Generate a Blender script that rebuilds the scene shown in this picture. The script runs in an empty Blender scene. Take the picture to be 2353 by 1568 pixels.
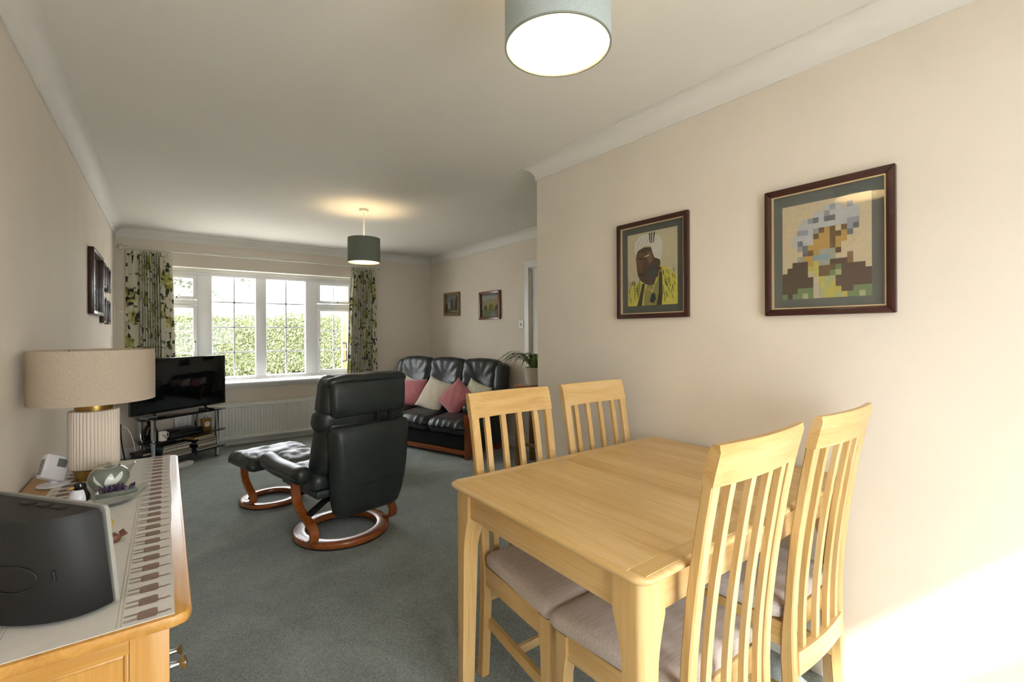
import bpy, bmesh, math, random
from mathutils import Vector, Matrix
PI = math.pi
random.seed(7)
SC = bpy.context.scene
COL = SC.collection

# ------------------------------------------------------------------ camera
YAW, ROLL, CAM_H, FPX = 0.6398, -0.0046, 1.30, 1067.19
V0 = 763.63
F = Vector((math.sin(YAW), math.cos(YAW), 0)); R0 = Vector((math.cos(YAW), -math.sin(YAW), 0)); Z = Vector((0, 0, 1))
RX = R0 * math.cos(ROLL) + Z * math.sin(ROLL)
UP = Z * math.cos(ROLL) - R0 * math.sin(ROLL)
cd = bpy.data.cameras.new('camera'); cam = bpy.data.objects.new('camera', cd); COL.objects.link(cam)
cd.sensor_width = 36; cd.lens = 36 * FPX / 2353
cd.shift_y = -(784 - V0) / 2353
cd.clip_start = .02
m = Matrix.Identity(4)
for i in range(3):
    m[i][0], m[i][1], m[i][2] = RX[i], UP[i], -F[i]
m[2][3] = CAM_H
cam.matrix_world = m
SC.camera = cam

# ------------------------------------------------------------------ view, world, sun
SC.view_settings.view_transform = 'Standard'
SC.view_settings.look = 'None'
SC.view_settings.gamma = 1
SC.view_settings.use_curve_mapping = False
SC.view_settings.exposure = 1.33
SKY, SUN = 5.3, 9.0
w = bpy.data.worlds.new('world'); SC.world = w; w.use_nodes = True
wn = w.node_tree.nodes; bg = wn['Background']
bg.inputs[0].default_value = (.93, .965, 1.0, 1); bg.inputs[1].default_value = SKY
sd = bpy.data.lights.new('sun', 'SUN'); sd.energy = SUN; sd.angle = math.radians(2.6); sd.color = (1, .975, .95)
so = bpy.data.objects.new('sun', sd); COL.objects.link(so)
sdir = Vector((.62, 1, -1.1)).normalized()
so.rotation_euler = sdir.to_track_quat('-Z', 'Y').to_euler()
so.location = (-3, -6, 8)

# room numbers (metres): left wall, right wall, alcove wall, far wall, nib end, back wall, ceiling
XL, XR, XA, YF, YN, YB, H = -.4234, 1.989, 3.173, 6.306, 2.386, -1.0, 2.40
def portal(loc, rot, sx, sy):
    l = bpy.data.lights.new('daylight_portal', 'AREA'); l.shape = 'RECTANGLE'; l.size = sx; l.size_y = sy
    l.cycles.is_portal = True
    o = bpy.data.objects.new('daylight_portal', l); COL.objects.link(o); o.location = loc; o.rotation_euler = rot
portal((.94, YF + .30, 1.38), (PI / 2, 0, PI), 2.3, 1.3)
portal((.79, YB - .12, 1.06), (PI / 2, 0, 0), 1.36, 2.05)

# ------------------------------------------------------------------ materials
def lin(c):
    if isinstance(c, str):
        c = [int(c[i:i + 2], 16) / 255 for i in (0, 2, 4)]
    return tuple((x / 12.92 if x <= .04045 else ((x + .055) / 1.055) ** 2.4) for x in c)
MATS = {}
def N(nt, t, **k):
    n = nt.nodes.new(t)
    for a, b in k.items(): setattr(n, a, b)
    return n
def coords(nt, scale=(1, 1, 1), kind='Object', rnd=False, rot=(0, 0, 0)):
    tc = N(nt, 'ShaderNodeTexCoord'); mp = N(nt, 'ShaderNodeMapping'); mp.inputs['Scale'].default_value = scale
    mp.inputs['Rotation'].default_value = rot
    nt.links.new(tc.outputs[kind], mp.inputs['Vector'])
    if rnd:
        oi = N(nt, 'ShaderNodeObjectInfo'); mu = N(nt, 'ShaderNodeMath', operation='MULTIPLY'); mu.inputs[1].default_value = 37
        nt.links.new(oi.outputs['Random'], mu.inputs[0]); nt.links.new(mu.outputs[0], mp.inputs['Location'])
    return mp.outputs[0]
def ramp(nt, fac, stops, interp='LINEAR'):
    r = N(nt, 'ShaderNodeValToRGB'); r.color_ramp.interpolation = interp
    e = r.color_ramp.elements
    while len(e) < len(stops): e.new(.5)
    for i, (p, c) in enumerate(stops):
        e[i].position = p; e[i].color = (*c, 1)
    nt.links.new(fac, r.inputs[0]); return r.outputs[0]
def noise(nt, vec, scale, detail=3, rough=.55, dist=0):
    n = N(nt, 'ShaderNodeTexNoise'); n.inputs['Scale'].default_value = scale; n.inputs['Detail'].default_value = detail
    n.inputs['Roughness'].default_value = rough; n.inputs['Distortion'].default_value = dist
    nt.links.new(vec, n.inputs['Vector']); return n.outputs['Fac']
def bump(nt, fac, strength, dist=.002):
    b = N(nt, 'ShaderNodeBump'); b.inputs['Strength'].default_value = strength; b.inputs['Distance'].default_value = dist
    nt.links.new(fac, b.inputs['Height']); return b.outputs[0]
def mat(name, col, rough=.5, metal=0, vary=0, vscale=4, vst=(1, 1, 1), bmp=0, bscale=80, bdist=.002, bst=(1, 1, 1), coat=0, sheen=0,
        trans=0, emit=None, estr=0, ior=1.45, spec=.5, rnd=False, kind='Object', det=3):
    if name in MATS: return MATS[name]
    mt = bpy.data.materials.new(name); mt.use_nodes = True; nt = mt.node_tree; p = nt.nodes['Principled BSDF']
    c = lin(col)
    p.inputs['Base Color'].default_value = (*c, 1); p.inputs['Roughness'].default_value = rough; p.inputs['Metallic'].default_value = metal
    p.inputs['Coat Weight'].default_value = coat; p.inputs['Transmission Weight'].default_value = trans; p.inputs['IOR'].default_value = ior
    p.inputs['Sheen Weight'].default_value = sheen; p.inputs['Specular IOR Level'].default_value = spec
    if vary:
        f = noise(nt, coords(nt, vst, kind, rnd), vscale, det)
        lo = tuple(x * (1 - vary) for x in c); hi = tuple(min(1, x * (1 + vary)) for x in c)
        nt.links.new(ramp(nt, f, [(.3, lo), (.7, hi)]), p.inputs['Base Color'])
    if bmp:
        f = noise(nt, coords(nt, bst, kind), bscale, 4)
        nt.links.new(bump(nt, f, bmp, bdist), p.inputs['Normal'])
    if emit:
        p.inputs['Emission Color'].default_value = (*lin(emit), 1); p.inputs['Emission Strength'].default_value = estr
    MATS[name] = mt; return mt
def wood(name, c1, c2, c3, axis, rough=.38, scale=1.0, coat=.15):
    if name in MATS: return MATS[name]
    mt = bpy.data.materials.new(name); mt.use_nodes = True; nt = mt.node_tree; p = nt.nodes['Principled BSDF']
    st = [26 * scale] * 3; st[axis] = 1.6 * scale
    v = coords(nt, tuple(st), 'Object', True)
    f = noise(nt, v, 1.0, 5, .62, .7)
    st2 = [150 * scale] * 3; st2[axis] = 5 * scale
    f2 = noise(nt, coords(nt, tuple(st2), 'Object', True), 1.0, 3, .5)
    mx = N(nt, 'ShaderNodeMath', operation='MULTIPLY_ADD'); mx.inputs[1].default_value = .35; nt.links.new(f2, mx.inputs[0])
    ms = N(nt, 'ShaderNodeMath', operation='MULTIPLY'); ms.inputs[1].default_value = .75; nt.links.new(f, ms.inputs[0])
    oi = N(nt, 'ShaderNodeObjectInfo')
    mo = N(nt, 'ShaderNodeMath', operation='MULTIPLY_ADD'); mo.inputs[1].default_value = .16; nt.links.new(oi.outputs['Random'], mo.inputs[0]); nt.links.new(ms.outputs[0], mo.inputs[2])
    nt.links.new(mo.outputs[0], mx.inputs[2])
    nt.links.new(ramp(nt, mx.outputs[0], [(.36, lin(c1)), (.62, lin(c2)), (.88, lin(c3))]), p.inputs['Base Color'])
    p.inputs['Roughness'].default_value = rough; p.inputs['Coat Weight'].default_value = coat; p.inputs['Coat Roughness'].default_value = .25
    nt.links.new(bump(nt, f2, .12, .001), p.inputs['Normal'])
    MATS[name] = mt; return mt
def oak(ax): return wood('oak_' + 'xyz'[ax], 'bb9254', 'd0ac70', 'dec08e', ax)
def soak(ax): return wood('sideboard_oak_' + 'xyz'[ax], 'a9762f', 'c08d43', 'cfa15a', ax, .34)
def teak(ax): return wood('red_brown_wood_' + 'xyz'[ax], '6d3113', '8d4a1e', 'a86230', ax, .25, .8, .4)
def glass(name, tint=(1, 1, 1), refl=1.0, rough=.0):
    if name in MATS: return MATS[name]
    mt = bpy.data.materials.new(name); mt.use_nodes = True; nt = mt.node_tree
    for n in list(nt.nodes):
        if n.type == 'BSDF_PRINCIPLED': nt.nodes.remove(n)
    out = [n for n in nt.nodes if n.type == 'OUTPUT_MATERIAL'][0]
    t = N(nt, 'ShaderNodeBsdfTransparent'); t.inputs[0].default_value = (*tint, 1)
    g = N(nt, 'ShaderNodeBsdfGlossy'); g.inputs['Roughness'].default_value = rough
    fr = N(nt, 'ShaderNodeLayerWeight'); pw = N(nt, 'ShaderNodeMath', operation='POWER'); pw.inputs[1].default_value = 5     # Schlick, same from both sides
    nt.links.new(fr.outputs['Facing'], pw.inputs[0])
    mu = N(nt, 'ShaderNodeMath', operation='MULTIPLY_ADD'); mu.inputs[1].default_value = .9 * refl; mu.inputs[2].default_value = .04 * refl; nt.links.new(pw.outputs[0], mu.inputs[0])
    mx = N(nt, 'ShaderNodeMixShader'); nt.links.new(mu.outputs[0], mx.inputs[0]); nt.links.new(t.outputs[0], mx.inputs[1]); nt.links.new(g.outputs[0], mx.inputs[2])
    nt.links.new(mx.outputs[0], out.inputs[0]); MATS[name] = mt; return mt

# ------------------------------------------------------------------ mesh helpers
def link(o, parent=None):
    COL.objects.link(o)
    if parent: o.parent = parent
    return o
def mesh(name, vs, fs, m, parent=None, smooth=False, loc=(0, 0, 0), rot=(0, 0, 0), bev=0, seg=2, auto=None):
    me = bpy.data.meshes.new(name); me.from_pydata([tuple(v) for v in vs], [], fs)
    bm = bmesh.new(); bm.from_mesh(me)
    bmesh.ops.recalc_face_normals(bm, faces=bm.faces)
    if bev:
        bmesh.ops.bevel(bm, geom=list(bm.edges), offset=bev, segments=seg, affect='EDGES', clamp_overlap=True, profile=.5)
    bm.to_mesh(me); bm.free()
    if smooth: me.polygons.foreach_set('use_smooth', [True] * len(me.polygons))
    if m: me.materials.append(m)
    o = bpy.data.objects.new(name, me); o.location = loc; o.rotation_euler = rot
    if auto is not None and smooth:
        try: me.set_sharp_from_angle(angle=math.radians(auto))
        except Exception: pass
    return link(o, parent)
def thing(name, label, cat, loc=(0, 0, 0), rz=0, group=None):
    o = bpy.data.objects.new(name, None); o.empty_display_size = .1; COL.objects.link(o); o.location = loc; o.rotation_euler = (0, 0, rz)
    return tag(o, label, cat, group)
def tag(o, label, cat, group=None):
    o['label'] = label; o['category'] = cat
    if group: o['group'] = group
    return o
def struct(o): o['kind'] = 'structure'; return o
BF = [(0, 1, 3, 2), (4, 6, 7, 5), (0, 4, 5, 1), (2, 3, 7, 6), (0, 2, 6, 4), (1, 5, 7, 3)]
def box(name, a, b, m, parent=None, bev=0, seg=2, loc=(0, 0, 0), rot=(0, 0, 0), origin=True):
    """box from corner a to corner b; mesh origin at its centre"""
    c = [(a[i] + b[i]) / 2 for i in range(3)] if origin else [0, 0, 0]
    vs = [(x - c[0], y - c[1], z - c[2]) for x in (a[0], b[0]) for y in (a[1], b[1]) for z in (a[2], b[2])]
    return mesh(name, vs, BF, m, parent, bool(bev), [loc[i] + c[i] for i in range(3)], rot, bev, seg, auto=35 if bev else None)
def boxes(name, lst, m, parent=None, loc=(0, 0, 0), rot=(0, 0, 0), bev=0):
    vs, fs = [], []
    for a, b in lst:
        k = len(vs)
        vs += [(x, y, z) for x in (a[0], b[0]) for y in (a[1], b[1]) for z in (a[2], b[2])]
        fs += [tuple(i + k for i in f) for f in BF]
    return mesh(name, vs, fs, m, parent, bool(bev), loc, rot, bev, 2, auto=35 if bev else None)
def loft(name, rings, m, parent=None, smooth=True, cap=True, closed=False, loc=(0, 0, 0), rot=(0, 0, 0), auto=40):
    n = len(rings[0]); vs = [v for r in rings for v in r]; fs = []
    k = len(rings)
    for i in range(k if closed else k - 1):
        j = (i + 1) % k
        for q in range(n): fs.append((i * n + q, i * n + (q + 1) % n, j * n + (q + 1) % n, j * n + q))
    if cap and not closed:
        fs.append(tuple(range(n))[::-1]); fs.append(tuple((k - 1) * n + q for q in range(n)))
    return mesh(name, vs, fs, m, parent, smooth, loc, rot, auto=auto)
def lathe(name, prof, m, parent=None, n=32, loc=(0, 0, 0), rot=(0, 0, 0), smooth=True, auto=35, closed=False, sx=1, sy=1):
    rings = [[(r * math.cos(2 * PI * q / n) * sx, r * math.sin(2 * PI * q / n) * sy, z) for q in range(n)] for r, z in prof]
    return loft(name, rings, m, parent, smooth, not closed, closed, loc, rot, auto)
def tube(name, path, r, m, parent=None, n=8, loc=(0, 0, 0), rot=(0, 0, 0), flat=None):
    path = [Vector(p) for p in path]; rings = []; prev = None
    for i, p in enumerate(path):
        d = (path[min(i + 1, len(path) - 1)] - path[max(i - 1, 0)]).normalized()
        if prev is None:
            a = Vector((0, 0, 1)) if abs(d.z) < .9 else Vector((1, 0, 0)); u = (a - d * a.dot(d)).normalized()
        else: u = (prev - d * prev.dot(d)).normalized()
        prev = u; v = d.cross(u); rr = r[i] if isinstance(r, (list, tuple)) else r
        rings.append([p + (u * math.cos(2 * PI * q / n) + v * math.sin(2 * PI * q / n)) * rr for q in range(n)])
    return loft(name, rings, m, parent, True, True, False, loc, rot)
def smoothpath(pts, k=6):
    pts = [Vector(p) for p in pts]; out = []
    for i in range(len(pts) - 1):
        p0, p1, p2, p3 = pts[max(i - 1, 0)], pts[i], pts[i + 1], pts[min(i + 2, len(pts) - 1)]
        for j in range(k):
            t = j / k
            out.append(.5 * ((2 * p1) + (p2 - p0) * t + (2 * p0 - 5 * p1 + 4 * p2 - p3) * t * t + (3 * p1 - p0 - 3 * p2 + p3) * t ** 3))
    out.append(pts[-1]); return out
def soft(name, half, r, m, parent=None, loc=(0, 0, 0), rot=(0, 0, 0), deform=None, n=10):
    """rounded box, half sizes, edge radius r, optional deform(v)->v ; shared welded grid"""
    idx = {}; vs = []; fs = []
    hx, hy, hz = half
    ts = [-1 + 2 * i / n for i in range(n + 1)]
    def warp(t): return math.copysign(abs(t) ** .8, t)
    def vert(p):
        k = tuple(round(c, 5) for c in p)
        if k in idx: return idx[k]
        q = Vector((warp(p[0]) * hx, warp(p[1]) * hy, warp(p[2]) * hz))
        inn = Vector([max(-(h_ - min(r, h_ * .999)), min(h_ - min(r, h_ * .999), c)) for c, h_ in zip(q, half)])
        d = q - inn
        rr = Vector([min(r, h_ * .999) for h_ in half])
        e = Vector([d[i] / rr[i] for i in range(3)])
        if e.length > 1e-6:
            e.normalize(); q = inn + Vector([e[i] * rr[i] for i in range(3)])
        if deform: q = Vector(deform(q))
        idx[k] = len(vs); vs.append(q); return idx[k]
    for ax in range(3):
        for s in (-1, 1):
            for i in range(n):
                for j in range(n):
                    c = []
                    for (a, b) in ((i, j), (i + 1, j), (i + 1, j + 1), (i, j + 1)):
                        p = [0, 0, 0]; p[ax] = s; p[(ax + 1) % 3] = ts[a]; p[(ax + 2) % 3] = ts[b]; c.append(vert(p))
                    if s < 0: c.reverse()
                    if len(set(c)) == 4: fs.append(c)
    return mesh(name, vs, fs, m, parent, True, loc, rot)
def prism(name, pts, z0, z1, m, parent=None, axis=2, loc=(0, 0, 0), rot=(0, 0, 0), bev=0, smooth=False):
    """polygon pts (2D) extruded along axis between z0 and z1"""
    def p3(a, b, c):
        return {2: (a, b, c), 1: (a, c, b), 0: (c, a, b)}[axis]
    n = len(pts)
    vs = [p3(x, y, z0) for x, y in pts] + [p3(x, y, z1) for x, y in pts]
    fs = [tuple(range(n))[::-1], tuple(range(n, 2 * n))] + [(i, (i + 1) % n, n + (i + 1) % n, n + i) for i in range(n)]
    return mesh(name, vs, fs, m, parent, smooth or bool(bev), loc, rot, bev, 2, auto=35)
def copy_tree(o, parent=None):
    c = o.copy(); COL.objects.link(c); c.parent = parent
    for ch in list(o.children): copy_tree(ch, c)
    return c
def roundrect(w, h, r, k=5):
    out = []
    for cx, cy, a0 in ((w / 2 - r, h / 2 - r, 0), (-w / 2 + r, h / 2 - r, PI / 2), (-w / 2 + r, -h / 2 + r, PI), (w / 2 - r, -h / 2 + r, 1.5 * PI)):
        for i in range(k + 1):
            a = a0 + PI / 2 * i / k; out.append((cx + r * math.cos(a), cy + r * math.sin(a)))
    return out
def lerp_tab(tab, z):
    for (a, b), (c, d) in zip(tab, tab[1:]):
        if z <= c: return b + (d - b) * (z - a) / (c - a)
    return tab[-1][1]
def sstab(tab):
    """smooth (Catmull) resample of a table, returns function"""
    P = smoothpath([(a, b, 0) for a, b in tab], 8); T = [(p.x, p.y) for p in P]
    return lambda z: lerp_tab(T, z)

def textmesh(name, cu, m, parent):
    o = bpy.data.objects.new(name, cu); COL.objects.link(o); bpy.context.view_layer.update()
    me = bpy.data.meshes.new_from_object(o.evaluated_get(bpy.context.evaluated_depsgraph_get()))
    bpy.data.objects.remove(o); bpy.data.curves.remove(cu)
    me.materials.clear(); me.materials.append(m)
    return link(bpy.data.objects.new(name, me), parent)

# ------------------------------------------------------------------ setting
M_WALL = mat('cream_wall_paint', 'e3d9ca', .85, vary=.03, vscale=2.5, bmp=.05, bscale=160, bdist=.001)
M_CEIL = mat('white_ceiling_paint', 'e8e5dd', .9, vary=.02, vscale=1.5, bmp=.04, bscale=120, bdist=.001)
M_COVE = mat('white_coving_paint', 'e6e3dc', .7, vary=.015, vscale=8)
M_SKIRT = mat('white_gloss_woodwork', 'e4e2dc', .35, vary=.015, vscale=6)
M_UPVC = mat('white_upvc', 'f0f0f2', .3, vary=.01, vscale=6)
def carpet():
    mt = bpy.data.materials.new('grey_green_carpet'); mt.use_nodes = True; nt = mt.node_tree; p = nt.nodes['Principled BSDF']
    v = coords(nt)
    a = noise(nt, v, 170, 2, .8); b = noise(nt, v, 2.2, 4, .6, 1.2)
    c = N(nt, 'ShaderNodeMath', operation='MULTIPLY_ADD'); c.inputs[1].default_value = .75; nt.links.new(a, c.inputs[0])
    d = N(nt, 'ShaderNodeMath', operation='MULTIPLY'); d.inputs[1].default_value = .3; nt.links.new(b, d.inputs[0]); nt.links.new(d.outputs[0], c.inputs[2])
    nt.links.new(ramp(nt, c.outputs[0], [(.34, lin('646e6c')), (.53, lin('949e9b')), (.72, lin('bcc4c0'))]), p.inputs['Base Color'])
    p.inputs['Roughness'].default_value = 1; p.inputs['Sheen Weight'].default_value = .25; p.inputs['Specular IOR Level'].default_value = .1
    nt.links.new(bump(nt, noise(nt, v, 330, 2, .8), .9, .006), p.inputs['Normal']); return mt
T = .12
struct(box('floor', (XL - T, YB - T, -.1), (XA + T, YF + .02, 0), carpet()))
struct(box('ceiling', (XL - T, YB - T, H), (XA + T, YF + T, H + .1), M_CEIL))
struct(box('wall_left', (XL - T, YB - T, 0), (XL, YF, H), M_WALL))
WX0, WX1, WZ0, WZ1 = -.20, 2.08, .715, 2.049
YO = YF + .30
struct(boxes('wall_far', [((XL - T, YF, -.1), (WX0, YO, H)), ((WX1, YF, -.1), (XA + T, YO, H)), ((WX0, YF, -.1), (WX1, YO, WZ0)), ((WX0, YF, WZ1), (WX1, YO, H))], M_WALL))
DY0, DY1, DZ = 3.14, 3.94, 2.0
struct(boxes('wall_alcove', [((XA, DY1, 0), (XA + T, YF, H)), ((XA, YN - T, 0), (XA + T, DY0, H)), ((XA, DY0, DZ), (XA + T, DY1, H))], M_WALL))
struct(box('wall_return', (XR + .1, YN - .1, 0), (XA, YN, H), M_WALL))
struct(box('wall_right', (XR, YB - T, 0), (XR + .1, YN, H), M_WALL))
PX0, PX1, PZ = .12, 1.46, 2.08
struct(boxes('wall_back', [((XL, YB - T, 0), (PX0, YB, H)), ((PX1, YB - T, 0), (XR, YB, H)), ((PX0, YB - T, PZ), (PX1, YB, H))], M_WALL))
ROOM = [(XL, YB), (XL, YF), (XA, YF), (XA, YN), (XR, YN), (XR, YB)]
def inset(o):
    out = []
    n = len(ROOM)
    for i in range(n):
        p0, p1, p2 = Vector(ROOM[i - 1]), Vector(ROOM[i]), Vector(ROOM[(i + 1) % n])
        d1 = (p1 - p0).normalized(); d2 = (p2 - p1).normalized()
        n1 = Vector((d1.y, -d1.x)); n2 = Vector((d2.y, -d2.x))     # inward for a clockwise loop
        k = (n1 + n2); k = k / k.length; out.append(p1 + k * (o / k.dot(n1)))
    return out
def edging(name, prof, i, m, a=None, b=None):
    """profile (offset from wall, z) swept along room edge i, optionally cut at parameter a / b"""
    rA, rB = [], []
    for o, z in prof:
        L = inset(o); p, q = L[i], L[(i + 1) % len(L)]
        if a is not None: p, q = (p if a is None else a(o)), q
        if b is not None: q = b(o)
        rA.append((p[0], p[1], z)); rB.append((q[0], q[1], z))
    return struct(loft(name, [rA, rB], m, None, True, True, auto=30))
c0, cs = .008, .093
cove = [(.0005, H - .0005), (.0005, H - cs), (c0, H - cs), (c0, H - cs + c0)]
for k in range(1, 10):
    a = PI / 2 * k / 10; rr = cs - 2 * c0
    cove.append((c0 + rr * (1 - math.cos(a)), H - cs + c0 + rr * math.sin(a)))
cove += [(cs - c0, H - c0), (cs, H - c0), (cs, H - .0005)]
for i in range(6): edging('trim_%d' % (i + 1), cove, i, M_COVE)
skp = [(.0005, .0005), (.0005, .11), (.008, .11), (.014, .098), (.016, .085), (.016, .0005)]
edging('baseboard_left', skp, 0, M_SKIRT); edging('baseboard_far', skp, 1, M_SKIRT)
edging('baseboard_alcove', skp, 2, M_SKIRT, b=lambda o: (XA - o, DY1 + .075))
edging('baseboard_return', skp, 3, M_SKIRT); edging('baseboard_right', skp, 4, M_SKIRT)

# far window ------------------------------------------------------------
GL = glass('window_glass', (1, 1, 1), .35)
W = struct(thing('window_1', 'white uPVC cottage-bar window with two fixed panes and two opening casements', 'window'))
YW = 6.45
fr = []
def bar(x0, x1, z0, z1, y0=YW, y1=YW + .075): fr.append(((x0, y0, z0), (x1, y1, z1)))
MX = [(-.20, -.155), (.283, .43), (.881, .998), (1.455, 1.597), (2.035, 2.08)]
bar(WX0, WX1, 1.97, WZ1); bar(WX0, WX1, WZ0 + .02, .775)
for x0, x1 in MX: bar(x0, x1, .775, 1.97)
for x0, x1 in ((-.155, .283), (1.597, 2.035)): bar(x0, x1, 1.63, 1.685)
boxes('frame', fr, M_UPVC, W, bev=.006)
box('head_trim', (WX0, YW - .025, 2.012), (WX1, YW + .005, WZ1 - .001), mat('cream_trim', 'ece8dc', .5, vary=.02), W, .004)
M_BLK = mat('black_metal', '15161a', .35, .6, vary=.1)
def pane(x0, x1, z0, z1, name='pane'):
    return box(name, (x0, YW + .032, z0), (x1, YW + .038, z1), GL, W)
def sash(x0, x1, z0, z1, f=.038):
    s = boxes('sash', [((x0, YW - .018, z0), (x0 + f, YW + .04, z1)), ((x1 - f, YW - .018, z0), (x1, YW + .04, z1)),
                       ((x0 + f, YW - .018, z0), (x1 - f, YW + .04, z0 + f)), ((x0 + f, YW - .018, z1 - f), (x1 - f, YW + .04, z1))], M_UPVC, W, bev=.005)
    pane(x0 + f, x1 - f, z0 + f, z1 - f); return s
def gbar(x0, x1, z0, z1): box('glazing_bar', (x0, YW + .026, z0), (x1, YW + .044, z1), M_UPVC, W, .002)
for x0, x1 in ((.43, .881), (.998, 1.455)):
    xm = (x0 + x1) / 2
    for a, b in ((x0, xm), (xm, x1)):
        for k in range(4): pane(a, b, .775 + k * .29875, .775 + (k + 1) * .29875)
    gbar(xm - .009, xm + .009, .775, 1.97)
    for k in (1, 2, 3): gbar(x0, x1, .775 + k * .29875 - .009, .775 + k * .29875 + .009)
for x0, x1, hs in ((-.155, .283, 1), (1.597, 2.035, -1)):
    sash(x0, x1, 1.69, 1.968); sash(x0, x1, .777, 1.628)
    xm = (x0 + x1) / 2
    gbar(xm - .009, xm + .009, 1.73, 1.93); gbar(xm - .009, xm + .009, .82, 1.585)
    for k in (1, 2): gbar(x0 + .04, x1 - .04, .815 + k * .257 - .009, .815 + k * .257 + .009)
    hx = x1 - .02 if hs > 0 else x0 + .02
    h_ = box('handle', (hx - .009, YW - .055, 1.10), (hx + .009, YW - .03, 1.215), M_UPVC, W, .005)
    lathe('handle_button', [(.001, -.01), (.009, -.01), (.009, .006), (.001, .006)], M_BLK, h_, 12, (0, -.008, .05), (PI / 2, 0, 0))
    h2 = box('handle', (xm - .05, YW - .05, 1.702), (xm + .05, YW - .028, 1.718), M_UPVC, W, .005)
    lathe('handle_button', [(.001, -.01), (.008, -.01), (.008, .006), (.001, .006)], M_BLK, h2, 12, (.03, -.008, 0), (PI / 2, 0, 0))
sl = box('sill', (WX0 - .06, YF - .11, .700), (WX1 + .06, YW + .01, .728), M_SKIRT, W, .006)
box('sill_moulding', (WX0 - .04, YF - .03, .662), (WX1 + .04, YF + .001, .701), M_SKIRT, W, .006)
box('reveal_lintel_board', (WX0 - .0, YF + .0005, WZ1 - .006), (WX1, YW, WZ1 - .001), mat('reveal_white', 'efece2', .6), W)

# patio door behind the camera (daylight source of the dining end)
D2 = struct(thing('door_2', 'white glazed patio door filling the back wall behind the dining table', 'door'))
fl = [((PX0, YB - .09, 2.03), (PX1, YB - .02, PZ)), ((PX0, YB - .09, 1.60), (PX1, YB - .02, 1.74)), ((PX0, YB - .09, 0), (PX1, YB - .02, .12))]
for x in (PX0, .62, PX1 - .06): fl.append(((x, YB - .09, 0), (x + .06, YB - .02, PZ)))
boxes('frame', fl, M_UPVC, D2)
for x0, x1 in ((PX0 + .06, .62), (.68, PX1 - .06)):
    for z0, z1 in ((.12, 1.60), (1.74, 2.03)): box('pane', (x0, YB - .058, z0), (x1, YB - .052, z1), GL, D2)

# alcove door -------------------------------------------------------------
D1 = struct(thing('door_1', 'white panelled internal door in the alcove wall behind the plant', 'door'))
box('leaf', (XA + .02, DY0 + .01, .008), (XA + .055, DY1 - .01, DZ - .01), M_SKIRT, D1, .002)
cw = (DY1 - DY0 - .02 - .11 * 2 - .1) / 2
for k in range(2):
    y0 = DY0 + .01 + .11 + k * (cw + .1)
    for z0, z1 in ((.22, .80), (.93, 1.52), (1.64, 1.88)):
        prof = []
        for ins, dx in ((0, .022), (.012, .030), (.03, .030), (.055, .0195)):
            prof.append([(XA + dx, y0 + ins, z0 + ins), (XA + dx, y0 + cw - ins, z0 + ins), (XA + dx, y0 + cw - ins, z1 - ins), (XA + dx, y0 + ins, z1 - ins)])
        loft('door_panel', [[(XA + .0185, a, b) for _, a, b in prof[0]]] + [[(XA + .0185 - .006 * (i in (1, 2)) - .002, a, b) for _, a, b in r] for i, r in enumerate(prof)], M_SKIRT, D1, False, True)
boxes('architrave', [((XA - .018, DY1, 0), (XA + .001, DY1 + .07, DZ + .07)), ((XA - .018, DY0 - .07, 0), (XA + .001, DY0, DZ + .07)), ((XA - .018, DY0, DZ), (XA + .001, DY1, DZ + .07)),
                     ((XA, DY1 - .012, 0), (XA + .1, DY1, DZ)), ((XA, DY0, 0), (XA + .1, DY0 + .012, DZ)), ((XA, DY0, DZ - .012), (XA + .1, DY1, DZ))], M_SKIRT, D1)
tube('door_lever', [(XA + .02, 3.85, 1.0), (XA - .03, 3.85, 1.0), (XA - .035, 3.84, 1.0), (XA - .035, 3.74, 1.0)], .009, mat('brass_lever', 'b08d4a', .3, 1), D1)

# ------------------------------------------------------------------ dining table
TX0, TX1, TY0, TY1, TZ = .79, 1.958, .609, 1.45, .778
tb = thing('dining_table', 'light oak extending dining table with curved tapered legs pushed against the cream wall', 'table', ((TX0 + TX1) / 2, (TY0 + TY1) / 2, 0))
tw, tl = TX1 - TX0, TY1 - TY0
def rr3(ins, z, r): return [(x, y, z) for x, y in roundrect(tw - 2 * ins, tl - 2 * ins, max(.004, r - ins), 6)]
loft('tabletop', [rr3(.034, TZ - .026, .045), rr3(.012, TZ - .022, .045), rr3(.003, TZ - .015, .045), rr3(0, TZ - .010, .045), rr3(.002, TZ - .004, .045), rr3(.007, TZ - .001, .045), rr3(.013, TZ, .045)], oak(1), tb, True, True, auto=50)
ins = .0135; bb = .042; jx = 1.40 - (TX0 + TX1) / 2
ty = .0014
for s in (-1, 1):      # cross boards at both ends, cut at the leaf joint
    y0, y1 = sorted((s * (tl / 2 - ins), s * (tl / 2 - ins - bb)))
    for x0, x1 in ((-tw / 2 + ins + .012, jx - .0030), (jx + .0030, tw / 2 - ins - .012)):
        box('cross_board', (x0, y0, TZ - .002), (x1, y1, TZ + ty), oak(0), tb, .0006, 1)
for x0, x1, n in ((-tw / 2 + ins, jx - .0030, 6), (jx + .0030, tw / 2 - ins, 6)):
    for k in range(n):
        a = x0 + (x1 - x0) * k / n + .0003; b = x0 + (x1 - x0) * (k + 1) / n - .0004
        box('board', (a, -tl / 2 + ins + bb + .0004, TZ - .002), (b, tl / 2 - ins - bb - .0004, TZ + ty), oak(1), tb, .0008, 1)
AP0, AP1, LI = .668, TZ - .026, .022
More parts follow.
